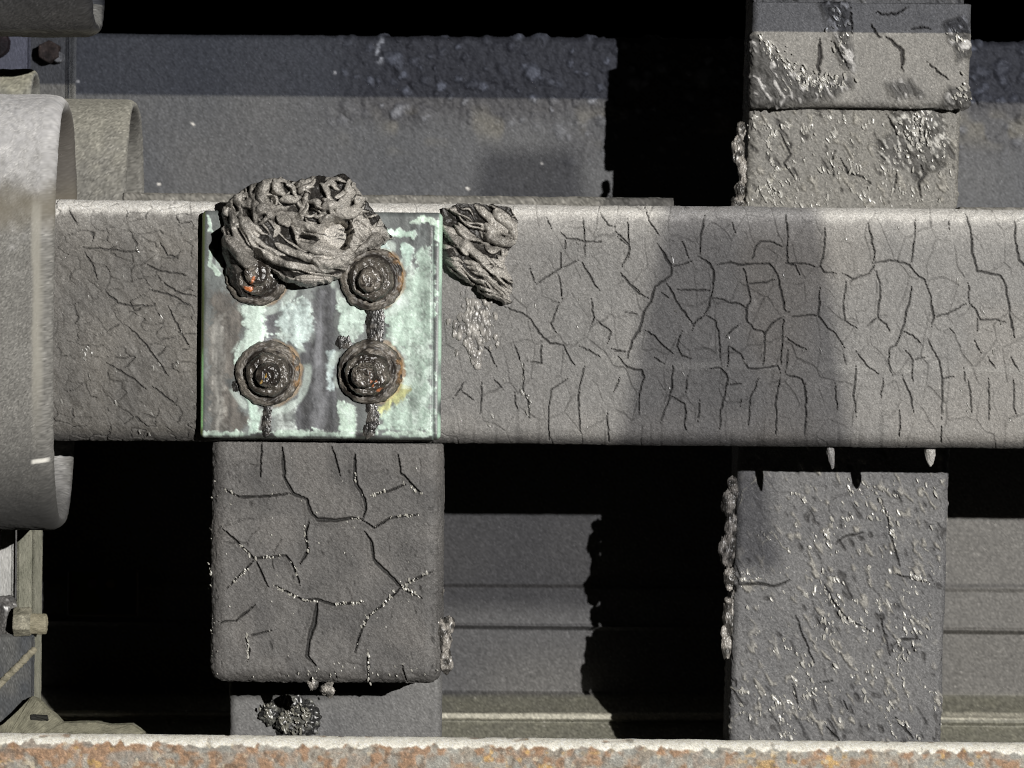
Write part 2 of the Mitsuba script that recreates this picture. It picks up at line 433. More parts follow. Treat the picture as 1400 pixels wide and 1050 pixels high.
R2 = [([(128,40),(145,100),(185,160)],.34),([(175,190),(210,250),(235,285),(230,320),(165,365),(150,425),(120,465),(100,545),(70,590),(55,660)],.5),([(235,285),(315,260)],.32),([(370,70),(355,150),(348,240)],.48),([(340,240),(385,265),(405,300),(400,380),(390,440),(365,480)],.5),([(20,310),(60,350),(100,395),(140,415)],.36),([(10,160),(60,195),(55,250)],.22),([(55,85),(60,195)],.2),([(275,170),(305,250)],.25),([(210,345),(240,400),(270,450),(320,520)],.38),([(190,390),(225,415)],.26),([(255,380),(390,380)],.2),([(400,410),(460,425),(520,440),(545,455)],.32),([(365,475),(410,505),(430,570),(430,660)],.32),([(365,480),(330,510),(320,545)],.34),([(275,545),(255,610),(280,650),(315,662)],.3),([(120,540),(165,570),(200,610),(240,640)],.25),([(45,470),(105,480)],.3),([(0,630),(60,630)],.24),([(15,655),(50,695),(110,710),(120,730),(100,800),(100,890)],.34),([(160,655),(205,685)],.26),([(240,680),(235,770),(225,820),(185,930)],.36),([(235,815),(290,850),(290,930),(295,970)],.36),([(390,700),(430,700),(465,730),(455,800),(435,870),(430,960)],.34),([(470,600),(460,700)],.2),([(470,610),(520,640),(550,700),(600,700),(670,690),(680,720)],.38),([(415,280),(460,265),(525,275),(640,270),(670,320),(685,400),(695,460),(720,470)],.38),([(525,275),(545,350),(560,420),(540,455),(540,500),(570,540),(610,550),(620,570)],.36),([(565,260),(575,210),(600,180),(640,180),(690,200)],.3),([(700,60),(708,140),(708,270),(740,280),(760,330)],.36),([(545,355),(600,350),(665,335)],.22),([(695,485),(640,520),(620,550),(615,640),(610,690)],.34),([(695,485),(690,560),(680,690)],.25),([(720,485),(830,485)],.28),([(705,570),(740,600),(790,625)],.3),([(520,520),(480,545),(455,575)],.26),([(460,765),(520,765)],.25),([(590,740),(555,830),(550,940)],.26),([(680,730),(665,820),(660,980)],.3),([(705,725),(770,745),(785,800),(780,990)],.38),([(300,730),(295,800)],.2),([(480,100),(495,150)],.2),([(700,270),(800,275),(830,290)],.25),([(520,820),(515,860)],.2),([(715,620),(700,720)],.25),([(350,830),(340,920)],.2)]
R3 = [([(78,120),(80,190),(72,245),(60,275),(75,295),(130,305)],.34),([(150,300),(190,325),(255,305),(285,255)],.26),([(255,100),(268,165),(280,215),(270,265)],.32),([(280,260),(345,250),(415,265),(440,300),(480,330),(500,390),(510,450),(515,480),(505,520)],.44),([(440,80),(440,160),(425,260)],.32),([(285,290),(300,340),(300,400),(290,480),(325,510),(340,540)],.36),([(425,355),(410,440),(400,500),(380,540),(365,590),(340,600),(335,660),(350,710)],.38),([(380,530),(430,550),(470,590)],.28),([(390,600),(430,645),(430,745)],.26),([(165,330),(155,430),(160,490),(210,525)],.32),([(60,360),(55,470),(90,520),(120,540),(160,600)],.38),([(150,620),(165,670)],.26),([(205,610),(240,660),(290,700)],.32),([(0,470),(50,470)],.3),([(490,560),(510,610),(535,650),(545,720),(548,800),(545,880)],.36),([(515,475),(580,460),(645,420)],.28),([(650,415),(690,460),(700,485),(770,490),(805,500)],.36),([(640,60),(660,120),(670,220),(685,290),(730,300),(785,315),(800,350),(815,430),(825,500),(840,560)],.5),([(840,80),(840,180),(855,250),(900,300)],.46),([(680,570),(705,625)],.3),([(690,480),(690,540)],.25),([(730,630),(760,690)],.28),([(820,630),(855,695)],.28),([(205,670),(195,780),(205,875)],.36),([(120,740),(130,850)],.24),([(0,740),(5,900)],.3),([(315,720),(305,800)],.24),([(385,710),(415,770),(435,860)],.3),([(380,850),(375,970)],.28),([(545,720),(600,715)],.24),([(655,720),(665,870)],.26),([(735,720),(735,890)],.3),([(830,720),(835,840),(850,870)],.26),([(550,910),(545,980)],.22),([(290,480),(245,515)],.26),([(650,340),(655,420)],.2),([(580,520),(605,550)],.24),([(425,645),(490,635)],.2),([(630,680),(645,740)],.25),([(575,90),(575,130)],.2)]
LF = [([(160,270),(195,330),(205,375)],.28),([(240,425),(290,465),(340,478),(400,475)],.3),([(390,310),(450,340),(560,360)],.24),([(400,410),(480,430),(570,480)],.28),([(460,380),(510,420),(590,440)],.25),([(330,560),(390,620),(450,700),(480,750)],.28),([(420,790),(470,830),(515,860)],.28),([(90,90),(130,160)],.24),([(450,230),(480,280),(520,290)],.24),([(150,250),(260,260),(370,270)],.2),([(240,700),(330,750),(400,800)],.24),([(480,480),(520,560),(570,640)],.22)]
beam_lines = [(q, w * (0.55 if i >= len(R1) + len(R2) + len(R3) else 0.82)) for i, (q, w) in enumerate(tr(R1, 600, 270, 3) + tr(R2, 840, 270, 3) + tr(R3, 1100, 270, 875 / 300) + tr(LF, 60, 250, 681 / 240))]
beam_cracks = Cracks(beam_lines, 0.0)
def beam_fn(p, n):
    q = PX(p)
    front = ss(0.15, -0.25, n[:, 1])
    left = ss(300, 270, q[:, 0])
    c, rim = beam_cracks(p)
    e1, s1, _ = network(p, 0.0125, 5, (0.85, 1.25), 0.24, 0.92)
    e2, s2, _ = network(p, 0.0055, 6, (1.25, 0.85), 0.3, 0.75)
    c1 = ss(0.00036, 0.00008, e1) * np.minimum(1, s1 * 2.0) * (0.35 + 0.65 * ss(0.25, 0.5, vn(p, 0.009, 40))) * (1 - left) * 0.42
    c2 = ss(0.00027, 0.00005, e2) * s2 * (left * 0.95 * ss(0.2, 0.45, vn(p, 0.01, 43)) + (1 - left) * 0.35 * ss(0.45, 0.7, vn(p, 0.02, 41)))
    ver = 0.6 * ss(0.75, 0.95, vn(p * [1, 0, 0.13], 0.0022, 42)) * ss(545, 590, q[:, 1]) * 0.4 * (1 - left)
    crack = np.maximum(np.maximum(c, c1), np.maximum(c2, ver)) * front
    d = fb(p, 0.035, 3, 1) * 0.0006 + fb(p, 0.007, 3, 2) * 0.00022 + fb(p, 0.0016, 2, 3) * 0.00017
    d += rim * 0.00012 * front - crack * 0.0009
    wr = np.abs(fb(p @ np.array([[0.8, 0, 0.6], [0, 1, 0], [-0.3, 0, 0.4]]).T, 0.006, 3, 9))
    d += left * (0.0003 - 0.0008 * wr)
    low = ss(0, 14, q[:, 1] - (588 + 8 * vn(p, 0.004, 17)))                # scabby lower arris
    d += low * np.abs(fb(p, 0.0022, 2, 18)) * 0.0006 * left
    seam = ss(9, 1, np.abs(q[:, 1] - (498 + 0.017 * (q[:, 0] - 840)) - 2.5 * fb(p, 0.02, 2, 19))) * ss(770, 860, q[:, 0]) * front
    d += seam * 0.00022
    tex = 0.5 + 0.5 * fb(p, 0.02, 3, 50)
    col = lerp((0.145, 0.143, 0.140), (0.205, 0.198, 0.19), tex)
    warm = ss(0.5, 0.75, vn(p, 0.03, 51))
    col = lerp(col, (0.22, 0.20, 0.175), 0.5 * warm * (q[:, 0] > 1000))
    col = lerp(col, (0.25, 0.245, 0.235), 0.45 * ss(900, 1350, q[:, 0]) + 0.2 * ss(700, 820, q[:, 0]) * ss(1000, 820, q[:, 0]))
    lc = lerp((0.115, 0.110, 0.103), (0.165, 0.155, 0.14), vn(p, 0.012, 52))
    lc = lc * (1 - 0.35 * ss(440, 590, q[:, 1] + 30 * fb(p, 0.02, 2, 59)))[:, None]  # lower half darkened in the colour, as if lit from above
    col = lerp(col, lc, left)
    dust = ss(0.06, 0.6, n[:, 2] + 0.25 * fb(p, 0.003, 3, 53)) * ss(0.95, 0.8, n[:, 2] * 0)
    col = lerp(col, (0.74, 0.72, 0.68), dust)
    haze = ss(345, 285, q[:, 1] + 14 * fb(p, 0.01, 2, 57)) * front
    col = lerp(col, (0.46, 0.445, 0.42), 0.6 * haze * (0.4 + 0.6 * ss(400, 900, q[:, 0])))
    col = lerp(col, (0.30, 0.295, 0.28), seam * 0.6 * vn(p, 0.004, 54))
    col = lerp(col, (0.25, 0.235, 0.215), 0.35 * ss(545, 575, q[:, 1]) * (1 - left) * vn(p, 0.01, 56))
    col = lerp(col, (0.075, 0.072, 0.07), 0.7 * ss(0.35, 0.9, -n[:, 2]))  # shade on the underside put into the colour
    col = lerp(col, (0.038, 0.037, 0.036), np.clip(crack * 1.0, 0, 1))
    return d, col * grain(len(p), 0.17, 4)
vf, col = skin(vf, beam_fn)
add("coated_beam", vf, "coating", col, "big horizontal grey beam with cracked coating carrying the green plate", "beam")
g = np.random.default_rng(31)
sp = [P(g.uniform(80, 268), g.uniform(300, 595), -0.0001) for _ in range(42)]
sp += [P(g.uniform(620, 1390), g.uniform(310, 590), -0.0001) for _ in range(46)]
sp += [P(g.uniform(150, 170) * 0 + 117 + g.normal(0, 3), 485 + g.normal(0, 9), -0.0001) for _ in range(7)]
glint = [[(a, b) for a, b in q] for q, _ in tr([([(335,670),(352,690)],1),([(345,700),(345,790),(370,850),(372,890)],1),([(120,440),(215,520)],1),([(120,470),(180,570)],1),([(190,450),(235,545)],1),([(120,580),(160,690)],1)], 600, 270, 3)]
sp = np.vstack([sp, along(glint, -0.0002, 0.0011, 12, 0.0006)])
add("coated_beam__glint_bead", flakes(sp, np.random.default_rng(5).uniform(0.0003, 0.00075, len(sp)), 6), "glint_tar", (0.22, 0.215, 0.2), kind="stuff")
# drips hanging from its lower edge
for k, (px, py, L, w) in enumerate(((1136, 624, 17, 5), (1272, 624, 13, 6.5))):
    c = P(px, py, 0.012)
    vd, fd = blob((0, 0, 0), 1, 3 + k, rough=0.3, sub=4)
    s = np.clip((vd[:, 2] + 1) / 2, 0, 1)
    vd = vd * [w * SC, w * SC, L * SC]
    vd[:, :2] *= (0.75 + 0.75 * s ** 2)[:, None]
    vd[:, 0] += -0.0016 * (s - 0.5) * (1 if k == 0 else 0.2)
    add("coated_beam__tar_drip", (c + vd, fd), "tar", np.array([[0.36, 0.35, 0.33]]) * grain(len(vd), 0.25, k), smooth=True)

# packing strips on the back of the beam
for k, (a, b, r) in enumerate(((168, 921, 264), (1312, 1500, 277))):
    z1 = zrow(r + (4 if k == 0 else 0), 0.07)
    sec2 = section(0.03, 0.02, 0.0025, 0.0008)
    vf = loft(sec2, [(u, 0) for u in span(P(a, 270, 0.07)[0], P(b, 270, 0.07)[0], 0.0008)], lambda a_, b_, u: (u, 0.07 + b_, z1 - 0.015 + a_))
    vf, col = skin(vf, lambda p, n: (fb(p, 0.004, 3, 5) * 0.0005, lerp((0.15, 0.145, 0.13), (0.24, 0.23, 0.21), vn(p, 0.004, 2)) * grain(len(p), 0.2, 5)))
    add("packing_strip", vf, "dusty", col, ("long rough packing strip showing above the beam, from the sleeve past the plate", "short packing strip behind the beam at the right edge")[k], "strip")

# ------------------------------------------------------------------ copper plate with patina
x0, x1 = P(276, 450)[0], P(604, 450)[0]
z1, z0 = P(440, 290)[2], P(440, 600)[2]
PY = -0.0065
sec = section(x1 - x0, 0.0062, 0.0022, 0.00036)
mid = (x0 + x1) / 2
prof = [(z0 + 0.0022 - 0.0022 * math.cos(t), -0.0022 + 0.0022 * math.sin(t)) for t in np.linspace(0, math.pi / 2, 6)]
prof += [(u, 0) for u in span(z0 + 0.0026, z1 - 0.0026, 0.00036)]
prof += [(z1 - 0.0022 + 0.0022 * math.sin(t), -0.0022 + 0.0022 * math.cos(t)) for t in np.linspace(0, math.pi / 2, 6)]
vf = loft(sec, prof, lambda a, b, u: (mid + a, PY + b, u))
BLOTS = [  # outlines of the stains and of a painted lump shadow in survey units (an enlargement 3.182 times of the plate), colour, edge softness, raggedness, thickness of the crust
    ([(60,370),(150,380),(205,470),(200,560),(165,690),(125,760),(165,840),(220,930),(190,1000),(55,1000),(40,700)], (.12,.11,.098), 26, 24, 0),
    ([(60,480),(110,480),(110,980),(60,980)], (.20,.195,.18), 22, 20, 0),
    ([(440,620),(520,560),(520,360),(612,360),(596,600),(600,700),(605,830),(615,1000),(425,1000),(410,870),(455,770)], (.065,.067,.073), 20, 16, 0),
    ([(500,380),(560,380),(560,980),(505,980)], (.125,.128,.138), 16, 18, 0),
    ([(620,30),(760,50),(830,110),(850,220),(700,230)], (.055,.055,.05), 18, 16, 0),
    ([(300,440),(365,420),(335,590),(265,590)], (.115,.118,.128), 12, 10, 0),
    ([(195,400),(305,430),(285,560),(180,680),(165,660),(205,540)], (.57,.69,.62), 10, 24, 1),
    ([(200,820),(260,860),(280,930),(255,1000),(215,1000),(235,930)], (.5,.64,.56), 12, 12, 1),
    ([(345,470),(400,420),(480,400),(512,560),(430,625),(345,560)], (.46,.55,.53), 16, 26, 1),
    ([(608,400),(730,455),(728,560),(668,610),(618,560)], (.60,.74,.66), 8, 18, 1),
    ([(560,640),(590,640),(590,800),(565,800)], (.42,.5,.5), 10, 12, 0),
    ([(825,480),(885,360),(925,300),(955,190),(1022,175),(1024,985),(775,985),(800,900),(905,830),(895,640),(830,600)], (.40,.51,.44), 14, 28, 1),
    ([(960,420),(1015,420),(1015,960),(960,960)], (.36,.47,.40), 26, 30, 1),
    ([(925,80),(1030,65),(1030,165),(975,180),(940,220),(915,170)], (.085,.095,.095), 9, 9, 0),
    ([(720,120),(820,150),(840,210),(780,200)], (.40,.52,.50), 12, 20, 1),
    ([(790,95),(860,110),(935,120),(940,140),(860,150)], (.52,.68,.58), 8, 22, 1),
    ([(930,75),(980,50),(1060,75),(1050,95),(985,70)], (.6,.74,.63), 6, 10, 1),
    ([(1035,85),(1066,85),(1066,160),(1030,150)], (.5,.66,.55), 5, 10, 1),
    ([(890,160),(935,190),(935,240),(900,290),(890,240)], (.52,.68,.60), 8, 12, 1),
    ([(335,880),(425,860),(420,1000),(325,1000)], (.40,.44,.42), 14, 18, 0),
    ([(612,850),(692,880),(692,985),(614,985)], (.54,.68,.58), 8, 12, 1),
    ([(286,860),(322,860),(312,1002),(262,1002)], (.11,.105,.10), 8, 8, 0),
    ([(60,140),(112,100),(125,300),(60,220)], (.035,.035,.035), 8, 8, 0),  # cast shadow at the left of the lump, painted on
    ([(40,45),(62,60),(70,125),(48,115)], (.55,.70,.60), 5, 8, 1),
    ([(46,195),(72,190),(64,250),(105,300),(92,312),(45,265)], (.58,.72,.62), 4, 6, 1),
    ([(855,785),(925,795),(905,835),(800,905),(790,885),(850,830)], (.36,.37,.17), 14, 20, 0),
    ([(780,300),(900,230),(905,420),(850,470)], (.40,.47,.44), 20, 20, 0),
    ([(30,985),(1020,985),(1020,1006),(30,1006)], (.42,.52,.45), 5, 14, 1),
    ([(225,990),(330,990),(340,1012),(225,1012)], (.05,.05,.05), 6, 8, 0),
    ([(690,985),(775,985),(775,1012),(690,1012)], (.05,.05,.05), 6, 8, 0),
]
BOLTS = [(352, 374, 45), (509, 381, 44), (367, 510, 45), (507, 508, 45)]
def plate_fn(p, n):
    q = PX(p)
    Q = (q - [270, 280]) * 3.182
    w1, w2, w3 = fb(p, 0.007, 3, 1), fb(p, 0.0022, 3, 2), fb(p, 0.0008, 2, 3)
    col = lerp((0.085, 0.092, 0.092), (0.20, 0.22, 0.215), ss(0.25, 0.75, vn(p * [1, 0, 0.5], 0.005, 4)))
    th = np.zeros(len(p))
    front = ss(0.0, -0.6, n[:, 1])
    for poly, c, soft, amp, crust in BLOTS:
        pl = np.array(poly, float)
        lo, hi = pl.min(0) - soft - amp * 2 - 5, pl.max(0) + soft + amp * 2 + 5
        k = np.where(((Q > lo) & (Q < hi)).all(1))[0]
        soft, amp = 0.8 * soft, 1.15 * amp
        m = ss(-soft, soft, sdf(pl, Q[k]) + amp * (w1[k] + 0.9 * w2[k] + 0.4 * w3[k]))
        tone = np.maximum(0.12, 0.95 + 0.45 * w1[k] + 0.35 * w2[k] + 0.2 * w3[k] + 0.35 * fb(p[k] * [1, 0, 0.16], 0.0022, 2, 36))
        if crust:
            holes = ss(0.05, 0.5, w2[k] - 0.6 * w1[k])
            m = m * (1 - 0.4 * holes * ss(0.4, 0.6, vn(p[k], 0.012, 38)))
        st = np.exp(0.7 * fb(p[k] * [1, 0, 0.14], 0.0016, 2, 29)) if not crust else 1 + 0 * m
        col[k] = lerp(col[k], np.array([c]) * (tone * st)[:, None], m)
        if crust:
            col[k] = lerp(col[k], np.array([(0.68, 0.80, 0.73)]) * tone[:, None], 0.5 * ss(0.5, 1, 4 * m * (1 - m)) * ss(0.4, 0.6, vn(p[k], 0.004, 28)))
        th[k] = np.maximum(th[k] * (1 - m), m * crust)
    for bx, by, r in BOLTS:                                    # rust and tar halo round the washers
        d = np.hypot(q[:, 0] - bx, q[:, 1] - by) - r + 3 * w1
        col = lerp(col, (0.35, 0.22, 0.10), 0.55 * ss(4, 0, d + 2.5 * w2) * ss(-0.2, 0.7, (q[:, 0] - bx) / r))
        col = lerp(col, (0.62, 0.72, 0.66), 0.5 * ss(7, 3, np.abs(d - 9)) * ss(0.4, 0.6, vn(p, 0.005, 9)))
    speck = ss(0.62, 0.75, vn(p, 0.0011, 33)) * ss(0.45, 0.65, vn(p, 0.009, 34))
    col = lerp(col, (0.05, 0.05, 0.048), 0.35 * speck)
    run = ss(0.7, 0.95, vn(p * [1, 0, 0.12], 0.003, 11))       # runs down the plate
    col = col * (1 - 0.3 * run[:, None])
    # the arrises: dark olive on the left, a bright line where it is worn, mint on the right
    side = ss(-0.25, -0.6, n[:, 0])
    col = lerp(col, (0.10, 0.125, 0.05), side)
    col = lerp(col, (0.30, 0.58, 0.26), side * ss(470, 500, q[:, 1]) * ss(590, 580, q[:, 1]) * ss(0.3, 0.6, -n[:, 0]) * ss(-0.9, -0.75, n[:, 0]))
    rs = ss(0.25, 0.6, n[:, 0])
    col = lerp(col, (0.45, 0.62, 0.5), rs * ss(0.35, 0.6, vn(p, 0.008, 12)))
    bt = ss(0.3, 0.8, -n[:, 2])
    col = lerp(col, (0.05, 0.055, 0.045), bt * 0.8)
    groove = ss(2.2, 0.8, np.abs(q[:, 0] - 592)) * ss(300, 340, q[:, 1]) * front
    col = lerp(col, (0.16, 0.2, 0.18), groove * 0.7)
    d = th * (0.00008 + 0.00008 * w2 + 0.00007 * w3) + 0.00012 * w1 + 0.00003 * w2 - groove * 0.0004
    streak = fb(p * [1, 0, 0.1], 0.004, 3, 39)
    col = col * np.exp(0.45 * streak)[:, None]
    return d * front, col * grain(len(p), 0.07, 6)
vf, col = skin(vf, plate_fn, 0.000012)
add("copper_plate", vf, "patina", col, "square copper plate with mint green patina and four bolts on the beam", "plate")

# bolts: washer, nut, stud, each caked with tar
def turned(prof, c, seed, tilt=(0, 0), amp=0.00035, n=150, step=0.00028, swirl=0.5, hexa=None):
    pr = np.array(prof, float) * MM
    s = np.concatenate([[0], np.cumsum(np.hypot(*np.diff(pr, axis=0).T))])
    t = span(0, s[-1], step)
    r, h = np.interp(t, s, pr[:, 0]), np.interp(t, s, pr[:, 1])
    a = np.linspace(0, 2 * np.pi, n, endpoint=False)
    r = np.maximum(r, 0.00005)
    rr, aa = np.meshgrid(r, a, indexing="ij")
    p = np.stack([rr * np.cos(aa), -np.repeat(h[:, None], n, 1), rr * np.sin(aa)], -1).reshape(-1, 3)
    f = grid_faces(len(r), n, True)
    if trimesh.Trimesh(p, f, process=False).volume < 0:
        f = f[:, ::-1]
    w = p + np.array([seed * 0.37, 0, seed * 0.11])
    if hexa is not None:
        b = np.mod(aa.ravel() + hexa, math.pi / 3) - math.pi / 6
        m = ss(0.0058, 0.0078, rr.ravel())
        k = 1 + 0.45 * m * (0.93 / np.cos(b) - 1)
        p[:, 0] *= k; p[:, 2] *= k
    p[:, 0] += p[:, 1] * tilt[0]
    p[:, 2] += p[:, 1] * tilt[1]
    nr = vnormals(p, f)
    d = amp * (2.4 * fb(w, 0.005, 3, seed) + 2.4 * np.abs(fb(w, 0.0022, 3, seed + 4)) - 0.6)
    ring = np.sin((np.hypot(w[:, 0] - seed * 0.37, w[:, 2] - seed * 0.11) / 0.0011 + 4.5 * fb(w, 0.005, 3, seed + 9)) * 2 * np.pi * swirl)
    d += amp * 0.25 * ring * ss(0.0005, 0.003, np.hypot(p[:, 0], p[:, 2]))
    return p + nr * d[:, None] + c, f, w, nr, ring

for k, (bx, by, r) in enumerate(BOLTS):
    R_ = r * SC / MM * 0.985
    c = P(bx, by, PY)
    tilt = ((0.0, 0.0), (0.03, 0.05), (-0.05, 0.09), (0.22, 0.16))[k]
    hs = (0.75, 0.95, 1.0, 1.0)[k]
    root = "copper_plate__bolt" if k == 0 else f"copper_plate__bolt_{k:03d}"
    for name, prof, seed, sw in (("washer", [(R_, -0.5), (R_, 1.6), (R_ - 0.6, 2.6), (R_ - 2.2, 3.2), (R_ - 3.2, 3.0), (R_ - 3.8, 3.6), (R_ - 5.0, 4.2), (6.0, 4.4)], 11, .45),
                                 ("nut", [(9.0, 2.6), (8.9, 6.4), (8.4, 7.7), (7.6, 8.2), (6.2, 8.1), (5.4, 8.5), (4.4, 8.2)], 12, .5),
                                 ("stud", [(5.0, 7.4), (4.9, 9.2), (5.3, 9.7), (4.9, 10.2), (5.2, 10.8), (4.8, 11.3), (5.0, 12.0), (4.2, 13.0), (2.8, 13.4), (1.4, 13.1), (0.0, 13.2)], 13, .8)):
        pr = [(a, b * hs) for a, b in prof]
        p, f, w, nr, ring = turned(pr, c, seed + k * 3, tilt, 0.00034 if name != "stud" else 0.00026, swirl=sw, hexa=0.4 + k if name == "nut" else None)
        col = lerp((0.022, 0.018, 0.015), (0.19, 0.17, 0.145), ss(-0.9, 0.9, 0.5 * ring + 1.6 * fb(w, 0.003, 3, 5)) * ss(0.35, 0.7, vn(w, 0.006, 6 + k)))
        ang = np.arctan2(p[:, 2] - c[2], p[:, 0] - c[0])
        if name == "washer":
            col = lerp(col, (0.34, 0.20, 0.09), 0.8 * ss(0.75, 0.99, np.hypot(p[:, 0] - c[0], p[:, 2] - c[2]) / (R_ * MM)) * ss(0.55, 0.0, np.abs(ang - (0.3 if k != 2 else 0.1)) - 0.35) * ss(0.35, 0.6, vn(w, 0.002, 8)))
        else:
            hot = {0: (-2.0, (0.42, 0.13, 0.04)), 1: (9, (0, 0, 0)), 2: (-1.75, (0.55, 0.33, 0.06)), 3: (-1.2, (0.34, 0.12, 0.05))}[k]
            col = lerp(col, hot[1], ss(0.35, 0.1, np.abs(ang - hot[0]) + 0.3 * fb(w, 0.002, 2, 31)) * ss(0.6, 0.72, vn(w, 0.0022, 9)))
        if name != "stud":
            rad = np.hypot(p[:, 0] - c[0], p[:, 2] - c[2])
            base = (0.14, 0.126, 0.108) if name == "washer" else (0.095, 0.085, 0.072)
            dusty = ss(0.25, 0.6, vn(w, 0.004, 16 + k)) * ss(0.1, 0.6, -nr[:, 1]) * (ss(0.0098, 0.0112, rad) if name == "washer" else 1)
            col = lerp(col, base, 0.8 * dusty * (col[:, 0] < col[:, 2] * 2.2))
        add(f"{root}__{name}", (p, f), "tar" if name != "washer" else "dusty_tar", col * grain(len(p), 0.25, seed), smooth=True)

# tar runs on the plate
for k, (pts_, w) in enumerate(((((512, 424), (516, 440), (509, 452), (514, 470)), 11), (((366, 556), (366, 572), (363, 590)), 6), (((508, 556), (508, 572), (505, 588)), 8), (((466, 467), (473, 469)), 6), (((322, 528), (332, 524)), 6))):
    parts = []
    pts_ = np.array(pts_, float)
    for i in range(len(pts_) - 1):
        for t in np.arange(0, 1, 0.16):
            a = pts_[i] + (pts_[i + 1] - pts_[i]) * t
            j = np.random.default_rng(k * 50 + i * 7 + int(t * 10))
            parts.append(blob(P(a[0] + j.normal(0, 1.5), a[1], PY), w * SC * j.uniform(0.45, 0.95), i + int(t * 19) + 3 * k, (1, 0.22, 1.5), 0.55, 4, 0.6))
    v, f = join(parts)
    add("copper_plate__tar_run", (v, f), "tar", lerp((0.012, 0.011, 0.010), (0.07, 0.064, 0.057), ss(0.5, 0.8, vn(v, 0.002, 4))) * grain(len(v), 0.25, k))

# ------------------------------------------------------------------ lumps of tar
def lump(key, outline, y, hmax, reach, flow, seed, label, holes=(), step=0.00026, slope=None, wl=0.0042, amp=0.0030):
    """A wrinkled lump: a closed skin over an outline, swelling towards the camera; flow(px) gives the field whose level lines the wrinkles follow."""
    o = np.array([P(a, b, y)[[0, 2]] for a, b in outline])
    lo, hi = o.min(0) - 0.004, o.max(0) + 0.004
    xs, zs = span(lo[0], hi[0], step), span(lo[1], hi[1], step)
    X, Z = np.meshgrid(xs, zs, indexing="ij")
    p = np.stack([X.ravel(), np.zeros(X.size), Z.ravel()], 1)
    ed = 0.0016 * fb(p, 0.006, 3, seed) + 0.0008 * fb(p, 0.002, 2, seed + 1)
    s = sdf(o, p[:, [0, 2]]) + ed
    q = PX(p + [0, y, 0])
    t = np.clip(s / reach, 0, 1)
    h = np.sqrt(np.clip(1 - (1 - t) ** 2, 0, 1))
    H = hmax * (slope(q) if slope else 1.0)
    rope, crest = np.zeros(X.shape), np.zeros(X.shape)
    g = np.random.default_rng(seed)
    for line, rad, el in flow(g):
        l = np.array([P(a, b, y)[[0, 2]] for a, b in line])
        sl = np.concatenate([[0], np.cumsum(np.hypot(*np.diff(l, axis=0).T))])
        tt = np.arange(0, sl[-1], 0.0003)
        l = np.stack([np.interp(tt, sl, l[:, 0]), np.interp(tt, sl, l[:, 1])], 1)
        env = np.sqrt(np.clip(np.minimum(tt, sl[-1] - tt) / 0.004, 0.02, 1))
        l3 = np.stack([l[:, 0], np.full(len(l), el * 100), l[:, 1]], 1)
        l = l + 0.0009 * np.stack([fb(l3, 0.006, 2, seed + 3), fb(l3, 0.006, 2, seed + 7)], 1)
        rr = rad * env * (0.7 + 0.6 * vn(l3, 0.004, seed + 2))
        ee = el * env + 0.0010 * fb(l3, 0.007, 2, seed + 9)
        for (cx, cz), r_, e_ in zip(l, rr, ee):
            i0, i1 = np.searchsorted(xs, (cx - r_, cx + r_)); j0, j1 = np.searchsorted(zs, (cz - r_, cz + r_))
            if i1 > i0 and j1 > j0:
                dd = (X[i0:i1, j0:j1] - cx) ** 2 + (Z[i0:i1, j0:j1] - cz) ** 2
                kk = np.sqrt(np.clip(r_ * r_ - dd, 0, None))
                new = np.where(dd < r_ * r_, e_ + 1.35 * kk, 0)
                win = new > rope[i0:i1, j0:j1]
                rope[i0:i1, j0:j1] = np.where(win, new, rope[i0:i1, j0:j1])
                crest[i0:i1, j0:j1] = np.where(win, kk / r_, crest[i0:i1, j0:j1])
    r1 = rope.ravel()
    fr = np.abs(fb(p @ np.array([[0.75, 0, 0.65], [0, 1, 0], [-0.25, 0, 0.5]]).T, 0.0024, 3, seed + 4))
    hh = H * h * (0.72 + 0.55 * fb(p, 0.013, 2, seed + 6)) + (r1 - 0.0012 + 0.0010 * (0.5 - 2 * fr) + 0.0003 * fb(p, 0.0012, 2, 90)) * np.minimum(1, s / 0.0012)
    for (hx, hy, hr, hd) in holes:
        hh = hh - hd * ss(1.15, 0.55, np.hypot((q[:, 0] - hx), (q[:, 1] - hy)) / hr + 0.3 * fb(p, 0.004, 2, seed + 8))
    hh = np.maximum(hh, 0.0002)
    ins = (s > 0).reshape(X.shape)
    cell = ins[:-1, :-1] & ins[1:, :-1] & ins[:-1, 1:] & ins[1:, 1:]
    idx = np.arange(X.size).reshape(X.shape)
    a, b, c, d = idx[:-1, :-1][cell], idx[1:, :-1][cell], idx[1:, 1:][cell], idx[:-1, 1:][cell]
    tri = np.vstack([np.stack([a, b, c], 1), np.stack([a, c, d], 1)])
    edges = np.vstack([tri[:, [0, 1]], tri[:, [1, 2]], tri[:, [2, 0]]])
    es = np.sort(edges, 1)
    _, inv, cnt = np.unique(es[:, 0] * X.size + es[:, 1], return_inverse=True, return_counts=True)
    rim = edges[cnt[inv] == 1]
    front = p + [0, y, 0]; front[:, 1] -= hh
    back = p + [0, y, 0]; back[:, 1] += 0.0025 + 0.5 * H * h * ss(292, 272, q[:, 1])
    V = np.vstack([front, back])
    n = X.size
    F = np.vstack([tri, tri[:, ::-1] + n, np.stack([rim[:, 1], rim[:, 0], rim[:, 0] + n], 1), np.stack([rim[:, 1], rim[:, 0] + n, rim[:, 1] + n], 1)])
    used = np.unique(F)
    m = np.full(2 * n, -1); m[used] = np.arange(len(used))
    V, F = V[used], m[F]
    if trimesh.Trimesh(V, F, process=False).volume < 0:
        F = F[:, ::-1]
    val = np.concatenate([0.9 * ss(0.25, 0.85, crest.ravel()) - 0.5 + 0.5 * ss(0.0008, 0.0042, r1) + 0.4 * (0.5 - 2 * fr), r1 * 0 - 0.3])[used]
